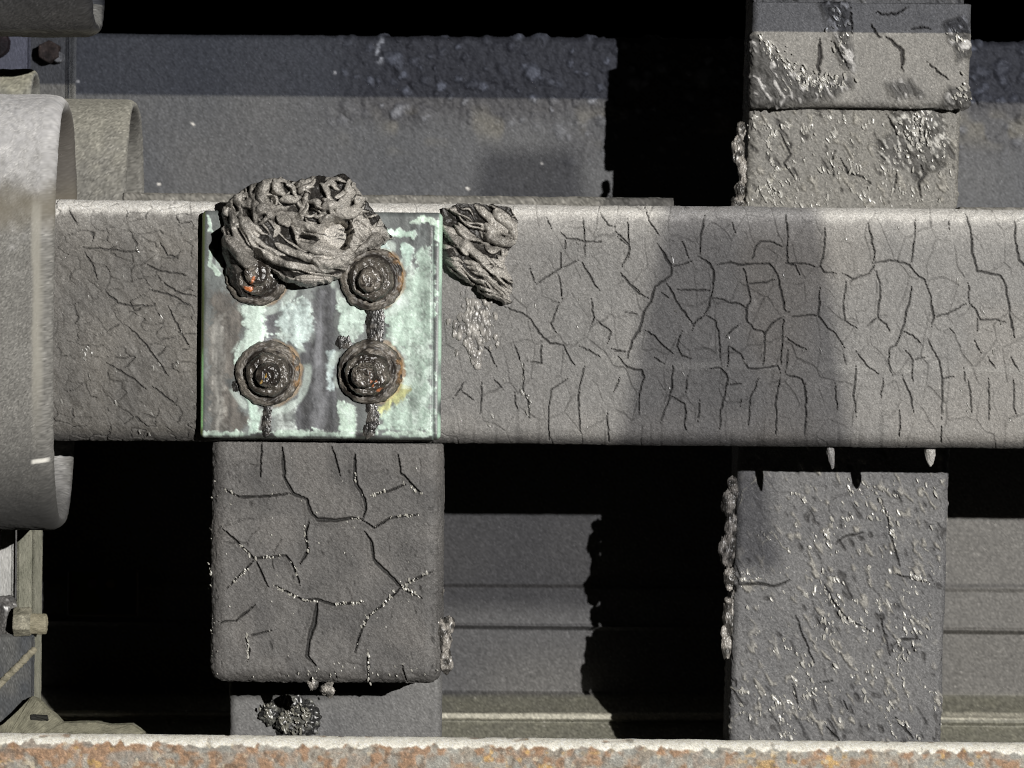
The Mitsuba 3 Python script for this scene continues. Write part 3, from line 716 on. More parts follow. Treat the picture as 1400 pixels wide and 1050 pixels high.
    dust = ss(-0.25, 0.5, val + 0.35 * fb(V, 0.006, 3, seed + 10))
    col = lerp((0.022, 0.020, 0.018), (0.36, 0.34, 0.31), dust)
    bare = ss(0.6, 0.75, vn(V, 0.010, seed + 11))
    col = lerp(col, (0.08, 0.074, 0.067), 0.6 * bare)
    return add(key, (V, F), "dusty_tar", col * grain(len(V), 0.28, seed), label, "tar")

def draped(g):
    out = []
    for i in range(112):                                   # strands sagging like a shawl
        r, a0, da = 22 + 145 * g.random() ** 0.8, math.radians(g.uniform(30, 200)), math.radians(g.uniform(18, 70))
        dr, ph, am = g.uniform(-14, 14), g.uniform(0, 6), g.uniform(1, 5)
        t = np.linspace(0, 1, 16)
        a = a0 + (t - 0.5) * da
        rr = r + dr * (t - 0.5) + am * np.sin(ph + 5 * t)
        out.append((np.stack([452 + rr * np.cos(a), 262 + rr * np.sin(a) / 1.15], 1), 0.0005 + 0.0021 * g.random() ** 2.2, 0.0046 * g.random() ** 1.5))
    for i in range(74):                                   # tumbled folds over the top
        x, y_, h = g.uniform(308, 500), g.uniform(244, 310), g.uniform(-0.4, 0.9)
        q = [(x, y_)]
        for _ in range(int(g.integers(5, 13))):
            h += g.normal(0, 0.45)
            q.append((q[-1][0] + 4 * math.cos(h), q[-1][1] + 4 * math.sin(h)))
        out.append((q, 0.0006 + 0.0020 * g.random() ** 2, 0.0052 * g.random() ** 1.4))
    for i in range(34):                                   # the tail towards the upper right bolt
        x, y_ = g.uniform(468, 520), g.uniform(296, 330)
        t = np.linspace(0, 1, 8)
        out.append((np.stack([x + 26 * t, y_ + 30 * t + 6 * np.sin(4 * t + i)], 1), g.uniform(0.0006, 0.0014), g.uniform(0.0002, 0.0022)))
    return out
def frayed(g):
    out = []
    for i in range(105):
        x, y_, L = g.uniform(600, 700), g.uniform(278, 405), g.uniform(14, 50)
        t = np.linspace(0, 1, 9)
        b = g.uniform(0.35, 0.95)
        out.append((np.stack([x + L * t, y_ + b * L * t + g.uniform(1, 4) * np.sin(6 * t + i)], 1), 0.0005 + 0.0018 * g.random() ** 2, 0.0040 * g.random() ** 1.5))
    return out
A = [(304,288),(311,276),(321,264),(349,250),(384,244),(406,249),(415,244),(431,241),(469,239),(487,249),(497,268),(514,288),(528,306),(538,326),(520,340),(500,346),(486,352),(474,366),(466,381),(450,390),(420,394),(402,390),(385,384),(372,372),(356,364),(340,372),(334,392),(342,409),(330,404),(318,392),(308,370),(303,326)]
lump("tar_lump", A, PY - 0.002, 0.0150, 0.012, draped, 20,
     "large wrinkled lump of tar drooping over the top of the green plate", holes=((459, 322, 21, 0.020), (345, 385, 17, 0.008), (372, 276, 7, 0.004), (352, 350, 9, 0.006)),
     slope=lambda q: 0.45 + 0.65 * ss(530, 440, q[:, 0]))
B = [(603,283),(633,276),(668,279),(700,284),(710,303),(707,327),(692,350),(689,362),(700,383),(699,414),(690,420),(676,410),(655,398),(632,383),(612,368),(604,352),(604,330)]
lump("tar_lump", B, -0.001, 0.0115, 0.009, frayed, 40,
     "smaller ragged lump of tar on the beam just right of the plate", slope=lambda q: 0.22 + 0.78 * ss(-40, 25, (q[:, 1] - 345) - 0.55 * (q[:, 0] - 640)), wl=0.0040, amp=0.0024)
g = np.random.default_rng(77)
crumbs = []
for i in range(190):
    t = g.random()
    c = np.array([652, 440]) + np.array([g.normal(0, 13), g.normal(0, 15)]) if i < 140 else np.array([640 + 14 * (t) + g.normal(0, 3), 465 + 35 * t])
    crumbs.append(blob(P(*c, -0.0004), g.uniform(0.0005, 0.0013), i, (0.8, 0.5, 1.3), 0.9, 2, 1.2))
v, f = join(crumbs)
add("tar_crumbs", (v, f), "tar", lerp((0.12, 0.115, 0.11), (0.42, 0.40, 0.37), vn(v, 0.002, 4)), "patch of pale tar crumbs on the beam under the smaller lump", "tar", kind="stuff")
# ------------------------------------------------------------------ stub under the plate, lower block
def upright(px0, px1, row_a, row_b, y, d, r, step, round_end=0.0, lean=0.0):
    """A rounded block along z; row_a upper, row_b lower end; round_end rounds its lower end."""
    z1_, z0_ = P((px0 + px1) / 2, row_a, y)[2], P((px0 + px1) / 2, row_b, y)[2]
    w = P(px1, row_a, y)[0] - P(px0, row_a, y)[0]
    xc = P((px0 + px1) / 2, (row_a + row_b) / 2, y)[0]
    sec = section(w, d, r, step)
    pr = []
    e = round_end
    if e:
        pr += [(z0_ + e - e * math.cos(t), -e + e * math.sin(t)) for t in np.linspace(0, math.pi / 2, max(6, int(e * 1.5 / step)))]
    pr += [(u, 0) for u in span(z0_ + e + step * 0.5, z1_, step)]
    zm = (z0_ + z1_) / 2
    return loft(sec, pr, lambda a, b, u: (xc + a + lean * (u - zm), y + b, u))

ST = [([(265,50),(270,140),(300,195),(340,210),(350,250),(375,275),(430,278),(480,270),(515,275)],.62),([(490,70),(490,150),(520,210),(525,240),(515,275)],.62),([(350,280),(335,320),(345,370),(320,415)],.55),([(80,180),(130,205),(200,203),(290,195)],.42),([(80,305),(130,350),(175,395),(240,390),(275,385),(300,420),(320,480)],.4),([(180,400),(220,485)],.34),([(175,400),(140,440),(90,490)],.3),([(520,310),(545,350),(550,400),(590,440),(630,480),(700,520)],.6),([(240,480),(330,525),(375,525),(430,540),(520,530)],.4),([(375,525),(365,590),(350,640),(340,700),(370,730)],.85),([(640,480),(590,530),(530,580),(510,620),(490,690)],.34),([(640,480),(690,455),(735,435)],.34),([(60,595),(120,590),(180,540)],.34),([(150,640),(160,680),(155,720)],.3),([(420,45),(445,140)],.25),([(625,70),(635,130),(700,195)],.32),([(530,680),(535,800)],.36),([(515,278),(550,300),(600,270),(690,260)],.34),([(540,200),(590,185),(650,165)],.28),([(155,640),(230,620)],.22),([(430,750),(435,780)],.3),([(640,730),(650,780)],.3),([(200,30),(195,150)],.25)]
stub_lines = tr(ST, 270, 590, 867 / 380)
stub_cracks = Cracks(stub_lines, 0.005, 0.0005, 0.003)
vf = upright(288, 604, 605, 933, 0.005, 0.042, 0.0065, 0.00034, 0.006)
def stub_fn(p, n):
    q = PX(p)
    front = ss(0.2, -0.3, n[:, 1])
    c, rim = stub_cracks(p)
    e2, s2, _ = network(p, 0.012, 16, (1, 1), 0.45, 0.35)
    c2 = ss(0.0003, 0.00008, e2) * s2 * 0.45 * ss(0.45, 0.6, vn(p, 0.02, 41))
    crack = np.maximum(c, c2) * front
    pl = fb(p, 0.02, 2, 3)
    pit = ss(0.35, 0.75, fb(p @ np.array([[0.9, 0, 0.3], [0, 1, 0], [-0.4, 0, 0.5]]).T, 0.0016, 2, 7))
    d = pl * 0.0005 + fb(p, 0.005, 3, 4) * 0.0003 - pit * 0.0004 + fb(p, 0.0014, 2, 5) * 0.00018 + rim * 0.00025 * front - crack * 0.0016
    low = ss(905, 940, q[:, 1] + 10 * fb(p, 0.006, 2, 8))
    d += low * (np.abs(fb(p, 0.0032, 3, 9)) * 0.0014)
    edge = ss(12, 2, np.abs(q[:, 0] - 290)) + ss(14, 2, np.abs(q[:, 0] - 600))
    d += np.clip(edge, 0, 1) * np.abs(fb(p, 0.003, 2, 12)) * 0.0007
    col = lerp((0.068, 0.066, 0.065), (0.14, 0.134, 0.128), 0.5 + 0.6 * fb(p, 0.012, 4, 10)) * (1 - 0.55 * pit)[:, None]
    col = lerp(col, (0.165, 0.155, 0.145), 0.4 * ss(0.5, 0.8, vn(p, 0.014, 13)))
    col = lerp(col, (0.075, 0.072, 0.068), 0.7 * low)
    col = lerp(col, (0.028, 0.027, 0.026), np.clip(crack * 1.1, 0, 1))
    return d, col * grain(len(p), 0.18, 8)
vf, col = skin(vf, stub_fn)
add("stub_post", vf, "coating", col, "short grey post with wide branching cracks hanging under the green plate", "post")
gl = [[(270 + a / 2.2816, 590 + b / 2.2816) for a, b in q] for q in ([(240,480),(330,525),(375,528)],[(430,540),(520,530)],[(620,490),(590,530),(530,580),(510,610)],[(600,270),(640,262),(690,260)],[(640,480),(720,440)],[(640,485),(700,520)],[(335,300),(345,370)],[(300,410),(315,450)],[(540,200),(590,185)],[(640,160),(705,195)],[(85,180),(115,195)],[(120,340),(165,385)],[(100,480),(160,430)],[(155,630),(160,700)],[(180,395),(260,388)],[(530,680),(535,790)],[(490,130),(495,160)],[(345,760),(375,790)],[(480,272),(515,275)])]
cs = along(gl, 0.0046, 0.0007, 5, 0.00035)
g = np.random.default_rng(15)
rnd = [P(g.uniform(292, 600), g.uniform(612, 925), 0.0046) for _ in range(60)] + [P(g.uniform(292, 600), 918 + g.normal(0, 6), 0.0046) for _ in range(24)] + [P(289 + g.normal(0, 2), g.uniform(640, 900), 0.0056) for _ in range(22)]
cs = np.vstack([cs, rnd])
add("stub_post__glint_bead", flakes(cs, np.where(np.arange(len(cs)) < len(cs) - 106, 1.0, 0.62) * (0.00025 + 0.0005 * g.random(len(cs)) ** 1.5), 8, 0.26, 1.1), "glint_tar", (0.34, 0.33, 0.295), kind="stuff")
def drips(key, spots, y, seed, tone=1.0):
    """Lumps of tar squeezed out along an edge, each its own piece."""
    for i, (px, py, w, h) in enumerate(spots):
        parts = [blob(P(px, py, y), SC, seed + i, (w, max(w, 6) * 0.9, h), 0.55, 4, 0.8)]
        j = np.random.default_rng(seed + i)
        for _ in range(4):
            parts.append(blob(P(px + j.uniform(-0.7, 0.7) * w, py + j.uniform(-0.9, 0.9) * h, y - 0.001), SC * j.uniform(0.3, 0.6), seed + i + 40, (w, w * 0.9, min(h, w * 2.2)), 0.6, 3, 0.8))
        v, f = join(parts)
        col = lerp((0.05, 0.047, 0.043), (0.30, 0.28, 0.255), ss(0.35, 0.7, vn(v, 0.0024, seed % 7)))
        add(f"{key}__tar_drip", (v, f), "tar", tone * col * grain(len(v), 0.25, seed + i))
drips("stub_post", [(597, 812, 8, 14), (592, 838, 9, 16), (604, 868, 13, 20), (610, 903, 8, 15), (596, 890, 7, 18), (428, 930, 7, 12), (447, 942, 9, 8)], 0.010, 300)

vf = upright(314, 603, 900, 1090, 0.062, 0.03, 0.003, 0.0005)
def block_fn(p, n):
    q = PX(p)
    d = fb(p, 0.012, 3, 1) * 0.0004 + fb(p, 0.0016, 2, 5) * 0.00012
    col = lerp((0.12, 0.12, 0.122), (0.16, 0.158, 0.155), vn(p, 0.02, 3))
    tar_shade = ss(960, 944, q[:, 1] + 7 * fb(p, 0.01, 2, 6)) * ss(545, 500, q[:, 0])  # cast shadow of the stub painted dark along the block top
    return d + tar_shade * 0.0006, lerp(col, (0.02, 0.02, 0.02), tar_shade) * grain(len(p), 0.15, 9)
vf, col = skin(vf, block_fn)
add("lower_block", vf, "coating", col, "plain grey block behind the foot of the short cracked post", "block")
vb, fb_ = blob(P(403, 983, 0.061), 0.0092, 5, (1, 0.5, 1.0), 0.45, 5, 0.6)
vb2, fb2_ = blob(P(372, 975, 0.061), 0.004, 9, (1, 0.7, 1.1), 0.5, 4, 0.6)
v, f = join([(vb, fb_), (vb2, fb2_)])
add("tar_blob", (v, f), "tar", lerp((0.02, 0.02, 0.02), (0.10, 0.10, 0.09), ss(0.4, 0.7, vn(v, 0.002, 4))) * grain(len(v), 0.3, 3), "small crusty blob of black tar stuck to the lower block", "tar")
g = np.random.default_rng(4)
cs = [P(403 + 22 * math.cos(a) * r, 982 + 24 * math.sin(a) * r, 0.0555) for a, r in zip(g.uniform(0, 6.3, 70), np.sqrt(g.random(70)))] + [P(366 + g.normal(0, 4), 972 + g.normal(0, 9), 0.0575) for _ in range(12)]
add("tar_blob__crystal", flakes(np.array(cs), g.uniform(0.0004, 0.0009, len(cs)), 3, 0.3, 1.1), "glint_tar", (0.16, 0.155, 0.13), kind="stuff")

# ------------------------------------------------------------------ right-hand post: body behind the beam, cap block above
PYB = 0.080
vf = upright(1014, 1304, -160, 1075, PYB, 0.05, 0.003, 0.00042, lean=0.022)
UP = [([(225,620),(285,740),(250,780),(300,850)],.35),([(740,545),(780,620),(790,650)],.5),([(905,790),(925,835),(895,880),(910,960)],.6),([(500,720),(480,770),(490,850)],.4),([(520,760),(560,830),(620,840),(680,890)],.4),([(700,730),(750,780)],.3),([(790,800),(780,920)],.3)]
LO = [([(120,465),(200,460),(260,470),(300,450)],.5),([(590,180),(610,240),(630,330),(655,410)],.32),([(410,460),(440,520),(480,570),(560,615)],.42),([(640,430),(760,465)],.4),([(630,660),(660,640),(720,640)],.5),([(400,780),(440,770)],.34),([(310,780),(330,850)],.4),([(440,340),(480,310),(540,300)],.34),([(470,830),(490,870)],.5),([(640,890),(700,960)],.6),([(420,920),(470,970)],.6),([(320,560),(380,720)],.3),([(590,560),(620,690)],.3)]
post_lines = tr(UP, 1000, 0, 3.5) + tr(LO, 950, 600, 1050 / 450)
post_cracks = Cracks(post_lines, PYB, 0.0006, 0.003)
SK = np.array([[0.85, 0, 0.50], [0, 1, 0], [-0.22, 0, 0.40]])
def flaky(p, size, seed):
    return fb(p @ SK.T, size, 2, seed)
def body_fn(p, n):
    q = PX(p)
    front = ss(0.2, -0.3, n[:, 1])
    up = ss(450, 400, q[:, 1])
    c, rim = post_cracks(p)
    fl = flaky(p, 0.0022, 7)
    pick = ss(0.2, 0.6, fl) * ss(0.25, 0.55, vn(p, 0.006, 3))
    pit = ss(0.25, 0.6, -fl) * ss(0.3, 0.6, vn(p, 0.007, 5))
    calm = ss(1090, 1050, q[:, 0]) * ss(800, 740, q[:, 1]) * (1 - up)
    pick, pit = pick * (1 - 0.7 * calm), pit * (1 - 0.7 * calm)
    e2, s2, _ = network(p, 0.014, 26, (1, 1), 0.5, 0.4)
    web = ss(0.00055, 0.00015, e2) * s2 * ss(0.35, 0.55, vn(p, 0.006, 44)) * front
    c2 = ss(0.0004, 0.0001, e2) * s2 * 0.5 * ss(0.55, 0.35, vn(p, 0.006, 44))
    crack = np.maximum(c, c2) * front
    d = web * 0.0004 + fb(p, 0.025, 3, 2) * 0.0006 + fb(p, 0.006, 2, 4) * 0.00025 + pick * 0.0009 - pit * 0.0009 + fb(p, 0.0014, 2, 6) * 0.00016 + rim * front * 0.0002 - crack * 0.0011
    foot = ss(930, 1010, q[:, 1])
    d += foot * (ss(0.3, 0.7, flaky(p, 0.005, 9)) * 0.0012 - ss(0.35, 0.7, -flaky(p, 0.005, 9)) * 0.0012)
    col = lerp((0.105, 0.105, 0.109), (0.155, 0.153, 0.152), 0.5 + 0.5 * fb(p, 0.012, 3, 10))
    col = lerp(col, (0.195, 0.187, 0.168), up * (0.6 + 0.4 * vn(p, 0.02, 11)))
    col = lerp(col, (0.34, 0.325, 0.29), 0.7 * pick)
    col = lerp(col, (0.045, 0.043, 0.042), 0.8 * pit)
    col = lerp(col, (0.40, 0.385, 0.33), 0.75 * web * ss(0.3, 0.6, vn(p, 0.0013, 45)))  # glossy glints painted as pale lines along the web
    tar_shade = ss(0.35, 0.6, vn(p, 0.008, 18) - 0.01 * np.hypot(q[:, 0] - 1255, (q[:, 1] - 190) * 0.8) + 0.35)
    tar_shade *= (np.abs(q[:, 1] - 190) < 60)
    d += tar_shade * np.abs(flaky(p, 0.004, 19)) * 0.0022
    col = lerp(col, (0.07, 0.068, 0.064), tar_shade * 0.8)
    col = lerp(col, (0.5, 0.49, 0.46), tar_shade * 0.85 * ss(0.15, 0.5, flaky(p, 0.0014, 19)))
    col = lerp(col, (0.028, 0.027, 0.026), np.clip(crack, 0, 1))
    return d * (0.4 + 0.6 * front), col * grain(len(p), 0.19, 12)
vf, col = skin(vf, body_fn)
add("coated_post", vf, "coating", col, "tall flaky grey post at right passing behind the big beam", "post")
vf = upright(1027, 1326, 4, 146, 0.071, 0.055, 0.003, 0.0004, 0.003, lean=0.022)
CP = [([(660,110),(690,150),(720,180)],.7),([(735,170),(790,220),(820,245),(815,340)],.75),([(425,180),(415,370)],.8),([(850,130),(960,135)],.3),([(690,60),(780,70),(850,30)],.3),([(480,190),(560,330)],.45),([(930,300),(1040,380)],.35),([(570,40),(575,160)],.7)]
cap_lines = tr(CP, 1000, 0, 3.5)
cap_cracks = Cracks(cap_lines, 0.071, 0.0012, 0.003)
def cap_fn(p, n):
    q = PX(p)
    front = ss(0.2, -0.3, n[:, 1])
    c, rim = cap_cracks(p)
    w = fb(p, 0.006, 2, 22)
    # bare tar bands: a diagonal one from the left edge, a vertical one, one by the right edge
    band = np.zeros(len(p))
    for poly, s in (([(1024,48),(1050,55),(1085,95),(1120,110),(1165,104),(1168,118),(1120,138),(1022,150)], 6), ([(1118,-5),(1160,-5),(1165,45),(1168,100),(1150,90),(1140,45)], 6), ([(1292,30),(1318,20),(1326,75),(1310,85)], 5), ([(1296,118),(1328,120),(1328,150),(1290,145)], 6), ([(1205,112),(1245,108),(1262,128),(1225,140)], 7)):
        band = np.maximum(band, ss(-s, s, sdf(poly, q) + 7 * w))
    fl = flaky(p, 0.0018, 27)
    d = fb(p, 0.02, 3, 2) * 0.0005 + fb(p, 0.0016, 2, 6) * 0.00011 + band * (0.0006 + 0.0016 * np.abs(fl)) - c * front * 0.0013 + rim * front * 0.00015
    low = ss(118, 150, q[:, 1] + 5 * w)
    d += low * (0.0008 * np.abs(fl) + 0.0010 * fb(p, 0.008, 2, 3))
    col = lerp((0.17, 0.165, 0.155), (0.25, 0.24, 0.222), 0.5 + 0.5 * fb(p, 0.01, 3, 10))
    col = lerp(col, (0.05, 0.049, 0.048), 0.85 * band)
    col = lerp(col, (0.50, 0.49, 0.48), band * 0.9 * ss(0.15, 0.5, fl))
    col = lerp(col, (0.06, 0.058, 0.055), 0.7 * low * vn(p, 0.006, 4))
    col = lerp(col, (0.03, 0.028, 0.027), np.clip(c * front, 0, 1))
    return d * (0.4 + 0.6 * front), col * grain(len(p), 0.18, 13)
vf, col = skin(vf, cap_fn)
add("coated_post__cap_block", vf, "coating", col, "thicker block with bands of bare tar at the top of the post")
g = np.random.default_rng(51)
px, py = np.concatenate([g.uniform(1022, 1305, 5000), g.uniform(1010, 1288, 9000)]), np.concatenate([g.uniform(158, 284, 5000), g.uniform(655, 1010, 9000)])
pts = np.array([P(a, b, PYB - 0.0004) for a, b in zip(px, py)])
e, st, _ = network(pts, 0.014, 26, (1, 1), 0.5, 0.4)
on = (e < 0.0005) & (st > 0.2) & (vn(pts, 0.006, 44) > 0.35) & ~((px < 1075) & (py > 650) & (py < 780))
cl = (vn(pts, 0.009, 46) > 0.62) & (g.random(len(px)) < 0.10) | (g.random(len(px)) < 0.012)
cs = list(pts[on | cl & ~((px < 1075) & (py > 650) & (py < 780))])
cs += [P(1102 + 34 * g.normal(0, 0.8) * 0.8 + 18, 112 + g.normal(0, 6), 0.0695) for _ in range(90)] + [P(1040 + 70 * t + g.normal(0, 5), 55 + 60 * t + g.normal(0, 8), 0.0695) for t in g.random(90)]
cs += [P(1255 + g.normal(0, 11), 180 + g.normal(0, 18), PYB - 0.0012) for _ in range(110)] + [P(1308 + g.normal(0, 6), 55 + g.normal(0, 14), 0.0695) for _ in range(14)] + [P(1312 + g.normal(0, 7), 128 + g.normal(0, 7), 0.0695) for _ in range(16)] + [P(1145 + g.normal(0, 8), g.uniform(5, 90), 0.0695) for _ in range(26)]
gl = [[(950 + a * 0.42857, 600 + b * 0.42857) for a, b in q] for q in ([(410,470),(440,530),(470,560),(520,600),(570,615)],[(590,190),(625,265),(640,350)],[(210,295),(250,335)],[(550,180),(620,160)],[(690,430),(745,460)],[(410,290),(440,330)],[(660,900),(720,960)],[(240,960),(330,930)])]
cs = np.vstack([np.array(cs), along(gl, PYB - 0.0006, 0.0009, 7, 0.0005)])
add("coated_post__glint_bead", flakes(cs, 0.00028 + 0.0007 * g.random(len(cs)) ** 2.2, 9, 0.26, 1.45), "glint_tar", (0.38, 0.37, 0.34), kind="stuff")
drips("coated_post", [(1014, 178, 6, 12), (1009, 205, 8, 18), (1016, 232, 6, 16), (1012, 262, 7, 14), (1010, 280, 9, 8), (1004, 665, 9, 14), (996, 690, 9, 18), (1000, 720, 8, 20), (994, 755, 10, 22), (998, 790, 8, 14), (996, 845, 7, 26), (993, 880, 7, 18), (1003, 822, 4, 14)], PYB + 0.003, 500, 0.9)

# ------------------------------------------------------------------ sleeves at the left
def sleeve(px_end, y0, y1, row_top, row_bot, wall, power, xlen, step):
    """A hollow sleeve of rounded section with a rolled lip at its right end."""
    ym = (y0 + y1) / 2
    xe = P(px_end, (row_top + row_bot) / 2, y0)[0]
    a, b = (P(700, row_top, ym)[2] - P(700, row_bot, ym)[2]) / 2, (y1 - y0) / 2
    zc = P(px_end, (row_top + row_bot) / 2, ym)[2]
    t = np.linspace(0, 2 * np.pi, 4000, endpoint=False)
    c, s = np.cos(t), np.sin(t)
    e = 2 / power
    S = np.stack([a * np.sign(c) * np.abs(c) ** e, b * np.sign(s) * np.abs(s) ** e], 1)
    seg = np.concatenate([[0], np.cumsum(np.hypot(*np.diff(np.vstack([S, S[:1]]), axis=0).T))])
    k = int(seg[-1] / step)
    w = np.linspace(0, seg[-1], k, endpoint=False)
    S = np.stack([np.interp(w, seg, np.append(S[:, i], S[0, i])) for i in (0, 1)], 1)
    tan = np.roll(S, -1, 0) - np.roll(S, 1, 0)
    N = np.stack([tan[:, 1], -tan[:, 0]], 1)
    N /= np.linalg.norm(N, axis=1, keepdims=True)
    if (N * S).sum() < 0:
        N = -N
    r = wall / 2
    prof = [(u, 0) for u in span(xe - xlen, xe - r * 1.6, step)]
    prof += [(xe - r * 1.6 + r * 1.6 * math.sin(q), -r + r * math.cos(q)) for q in np.linspace(0, math.pi, 14)[1:]]
    prof += [(u, -wall) for u in span(xe - r * 1.6, xe - xlen, step * 2)[1:]]
    return loft((S, N), prof, lambda A_, B_, u: (u, ym + B_, zc + A_), caps=False)

def sleeve_fn(lo, hi, dusty, seed, dark=0.0):
    def fn(p, n):
        q = PX(p)
        d = fb(p, 0.02, 3, seed) * 0.0005 + fb(p, 0.003, 3, seed + 1) * 0.00022 + fb(p, 0.0014, 2, seed + 2) * 0.0001
        col = lerp(lo, hi, 0.5 + 0.5 * fb(p, 0.014, 3, seed + 3))
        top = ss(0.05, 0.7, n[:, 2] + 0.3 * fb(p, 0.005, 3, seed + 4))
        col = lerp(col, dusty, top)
        col = lerp(col, (0.06, 0.058, 0.055), 0.6 * ss(0.3, 0.9, -n[:, 2]))  # undersides shaded in the colour
        return d, col * grain(len(p), 0.17, seed)
    return fn
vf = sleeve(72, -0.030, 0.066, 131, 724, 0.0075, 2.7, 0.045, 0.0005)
base = sleeve_fn((0.165, 0.16, 0.15), (0.22, 0.215, 0.20), (0.60, 0.59, 0.58), 70)
def front_fn(p, n):
    d, col = base(p, n)
    q = PX(p)
    w = fb(p, 0.012, 3, 75)
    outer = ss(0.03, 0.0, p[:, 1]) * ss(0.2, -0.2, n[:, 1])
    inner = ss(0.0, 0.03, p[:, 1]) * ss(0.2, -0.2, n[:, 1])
    pale_top = ss(350, 150, q[:, 1] + 45 * w) * outer  # pale dust, with light from above put into the colour too
    col = lerp(col, (0.10, 0.09, 0.08), 0.85 * inner * ss(560, 200, q[:, 1]))  # shade inside the mouth painted, deepest at the top
    d += pale_top * (0.0004 * np.abs(fb(p @ SK.T, 0.004, 2, 5)) + 0.0001)
    col = lerp(col, np.array([(0.47, 0.465, 0.47)]) * (0.75 + 0.5 * vn(p @ SK.T, 0.0011, 9))[:, None], pale_top * (0.55 + 0.45 * ss(0.25, 0.7, vn(p @ SK.T, 0.0012, 8))))
    col = lerp(col, (0.17, 0.15, 0.11), 0.7 * ss(45, 0, np.abs(q[:, 1] - 285 + 20 * w)) * ss(0.2, -0.2, n[:, 1]))
    col = lerp(col, (0.04, 0.04, 0.04), 0.85 * ss(560, 700, q[:, 1] + 25 * w))  # falloff towards the bottom of the sleeve painted as dark colour
    lip_highlight = ss(9, 3, np.abs(q[:, 0] - 50 + 2.5 * w)) * ss(265, 290, q[:, 1]) * ss(640, 480, q[:, 1]) * ss(0.2, -0.2, n[:, 1])
    col = lerp(col, (0.36, 0.345, 0.30), lip_highlight * 0.75)  # highlight down the rounded lip painted as a pale stripe
    scr = ss(4, 1.5, np.abs(q[:, 1] - 630 + 0.15 * (q[:, 0] - 55))) * ss(14, 9, np.abs(q[:, 0] - 55)) * ss(0.2, -0.2, n[:, 1])
    return d, lerp(col, (0.8, 0.78, 0.72), scr)
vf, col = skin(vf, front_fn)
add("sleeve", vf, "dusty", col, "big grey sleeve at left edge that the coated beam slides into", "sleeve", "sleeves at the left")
vf = sleeve(171, 0.102, 0.196, 137, 560, 0.0045, 2.6, 0.07, 0.0007)
vf, col = skin(vf, sleeve_fn((0.16, 0.155, 0.14), (0.21, 0.205, 0.19), (0.30, 0.29, 0.25), 80))
add("sleeve", vf, "dusty", col, "olive grey sleeve behind, between the front sleeve and the rear bar", "sleeve", "sleeves at the left")
vf = sleeve(40, 0.080, 0.128, 95, 400, 0.004, 3.0, 0.04, 0.0008)
vf, col = skin(vf, sleeve_fn((0.15, 0.15, 0.14), (0.2, 0.2, 0.185), (0.30, 0.29, 0.23), 85))
add("sleeve", vf, "dusty", col, "small pale sleeve end peeping over the front sleeve at the left edge", "sleeve", "sleeves at the left")
vf = sleeve(124, -0.030, 0.044, -420, 50, 0.0075, 2.9, 0.06, 0.0006)
fn4 = sleeve_fn((0.022, 0.022, 0.024), (0.034, 0.034, 0.036), (0.16, 0.16, 0.155), 90)  # shade over this sleeve put into its dark colours
def top_fn(p, n):
    d, col = fn4(p, n)
    q = PX(p)
    return d, lerp(col, (0.11, 0.105, 0.085), 0.8 * ss(38, 46, q[:, 1]))  # reflection along the lower edge painted olive
vf, col = skin(vf, top_fn)
add("sleeve", vf, "coating", col, "dark sleeve end hanging into the top left corner", "sleeve", "sleeves at the left")

# ------------------------------------------------------------------ bracket at upper left, angle post at lower left
def slab(px0, px1, r0, r1, y0, y1, r=0.001, n=4):
    a, b = P(px0, r1, y0), P(px1, r0, y0)
    return rbox((a[0], y0, a[2]), (b[0], y1, b[2]), r)
def plain(key, vf, lo, hi, seed, size=0.006, d=0.00015, res=0.0012, **k):
    vf = fine(vf, size=res)
    vf, col = skin(vf, lambda p, n: (fb(p, 0.003, 2, seed) * d, lerp(lo, hi, vn(p, size, seed)) * grain(len(p), 0.17, seed)))
    return add(key, vf, k.pop("bsdf", "dusty"), col, **k)
plain("wall_bracket__web", slab(-30, 93, 20, 330, 0.205, 0.21), (0.10, 0.10, 0.10), (0.13, 0.13, 0.13), 3)
plain("wall_bracket__flange", slab(93.5, 101, 20, 330, 0.2035, 0.212), (0.17, 0.17, 0.17), (0.25, 0.25, 0.24), 4)
plain("wall_bracket__panel", slab(-30, 41, 20, 330, 0.200, 0.2045), (0.16, 0.16, 0.19), (0.20, 0.20, 0.23), 5)
labels["wall_bracket"] = {"label": "flat grey bracket with a bolt standing under the dark sleeve at upper left", "category": "bracket"}
def hexnut(c, r, h, axis, seed, col0, col1, key, bore=0.5, n=6):
    m = trimesh.creation.annulus(bore * r, r, h, sections=48) if bore else trimesh.creation.cylinder(r, h, sections=n)
    if n == 6:
        m = trimesh.creation.cylinder(r, h, sections=6)
    m.apply_transform(trimesh.geometry.align_vectors([0, 0, 1], axis))
    v, f = trimesh.remesh.subdivide_to_size(np.array(m.vertices), np.array(m.faces), 0.0009, max_iter=12)
    mm = trimesh.Trimesh(v, f, process=True)
    d = np.linalg.norm(mm.vertices, axis=1)
    v = np.array(mm.vertices) * np.minimum(1, 1.02 * np.hypot(r, h / 2) * 0.93 / np.maximum(d, 1e-6))[:, None]
    vf, col = skin((v + c, np.array(mm.faces)), lambda p, n_: (fb(p, 0.002, 2, seed) * 0.0004, lerp(col0, col1, vn(p, 0.003, seed)) * grain(len(p), 0.2, seed)))
    return add(key, vf, "rust", col)
hexnut(P(68, 71, 0.200), 0.0052, 0.010, [0, 1, 0], 5, (0.02, 0.015, 0.012), (0.10, 0.07, 0.055), "wall_bracket__bolt")
hexnut(P(80, 78, 0.2005), 0.0026, 0.006, [0, 1, 0], 6, (0.10, 0.10, 0.10), (0.4, 0.39, 0.37), "wall_bracket__washer", bore=0, n=20)
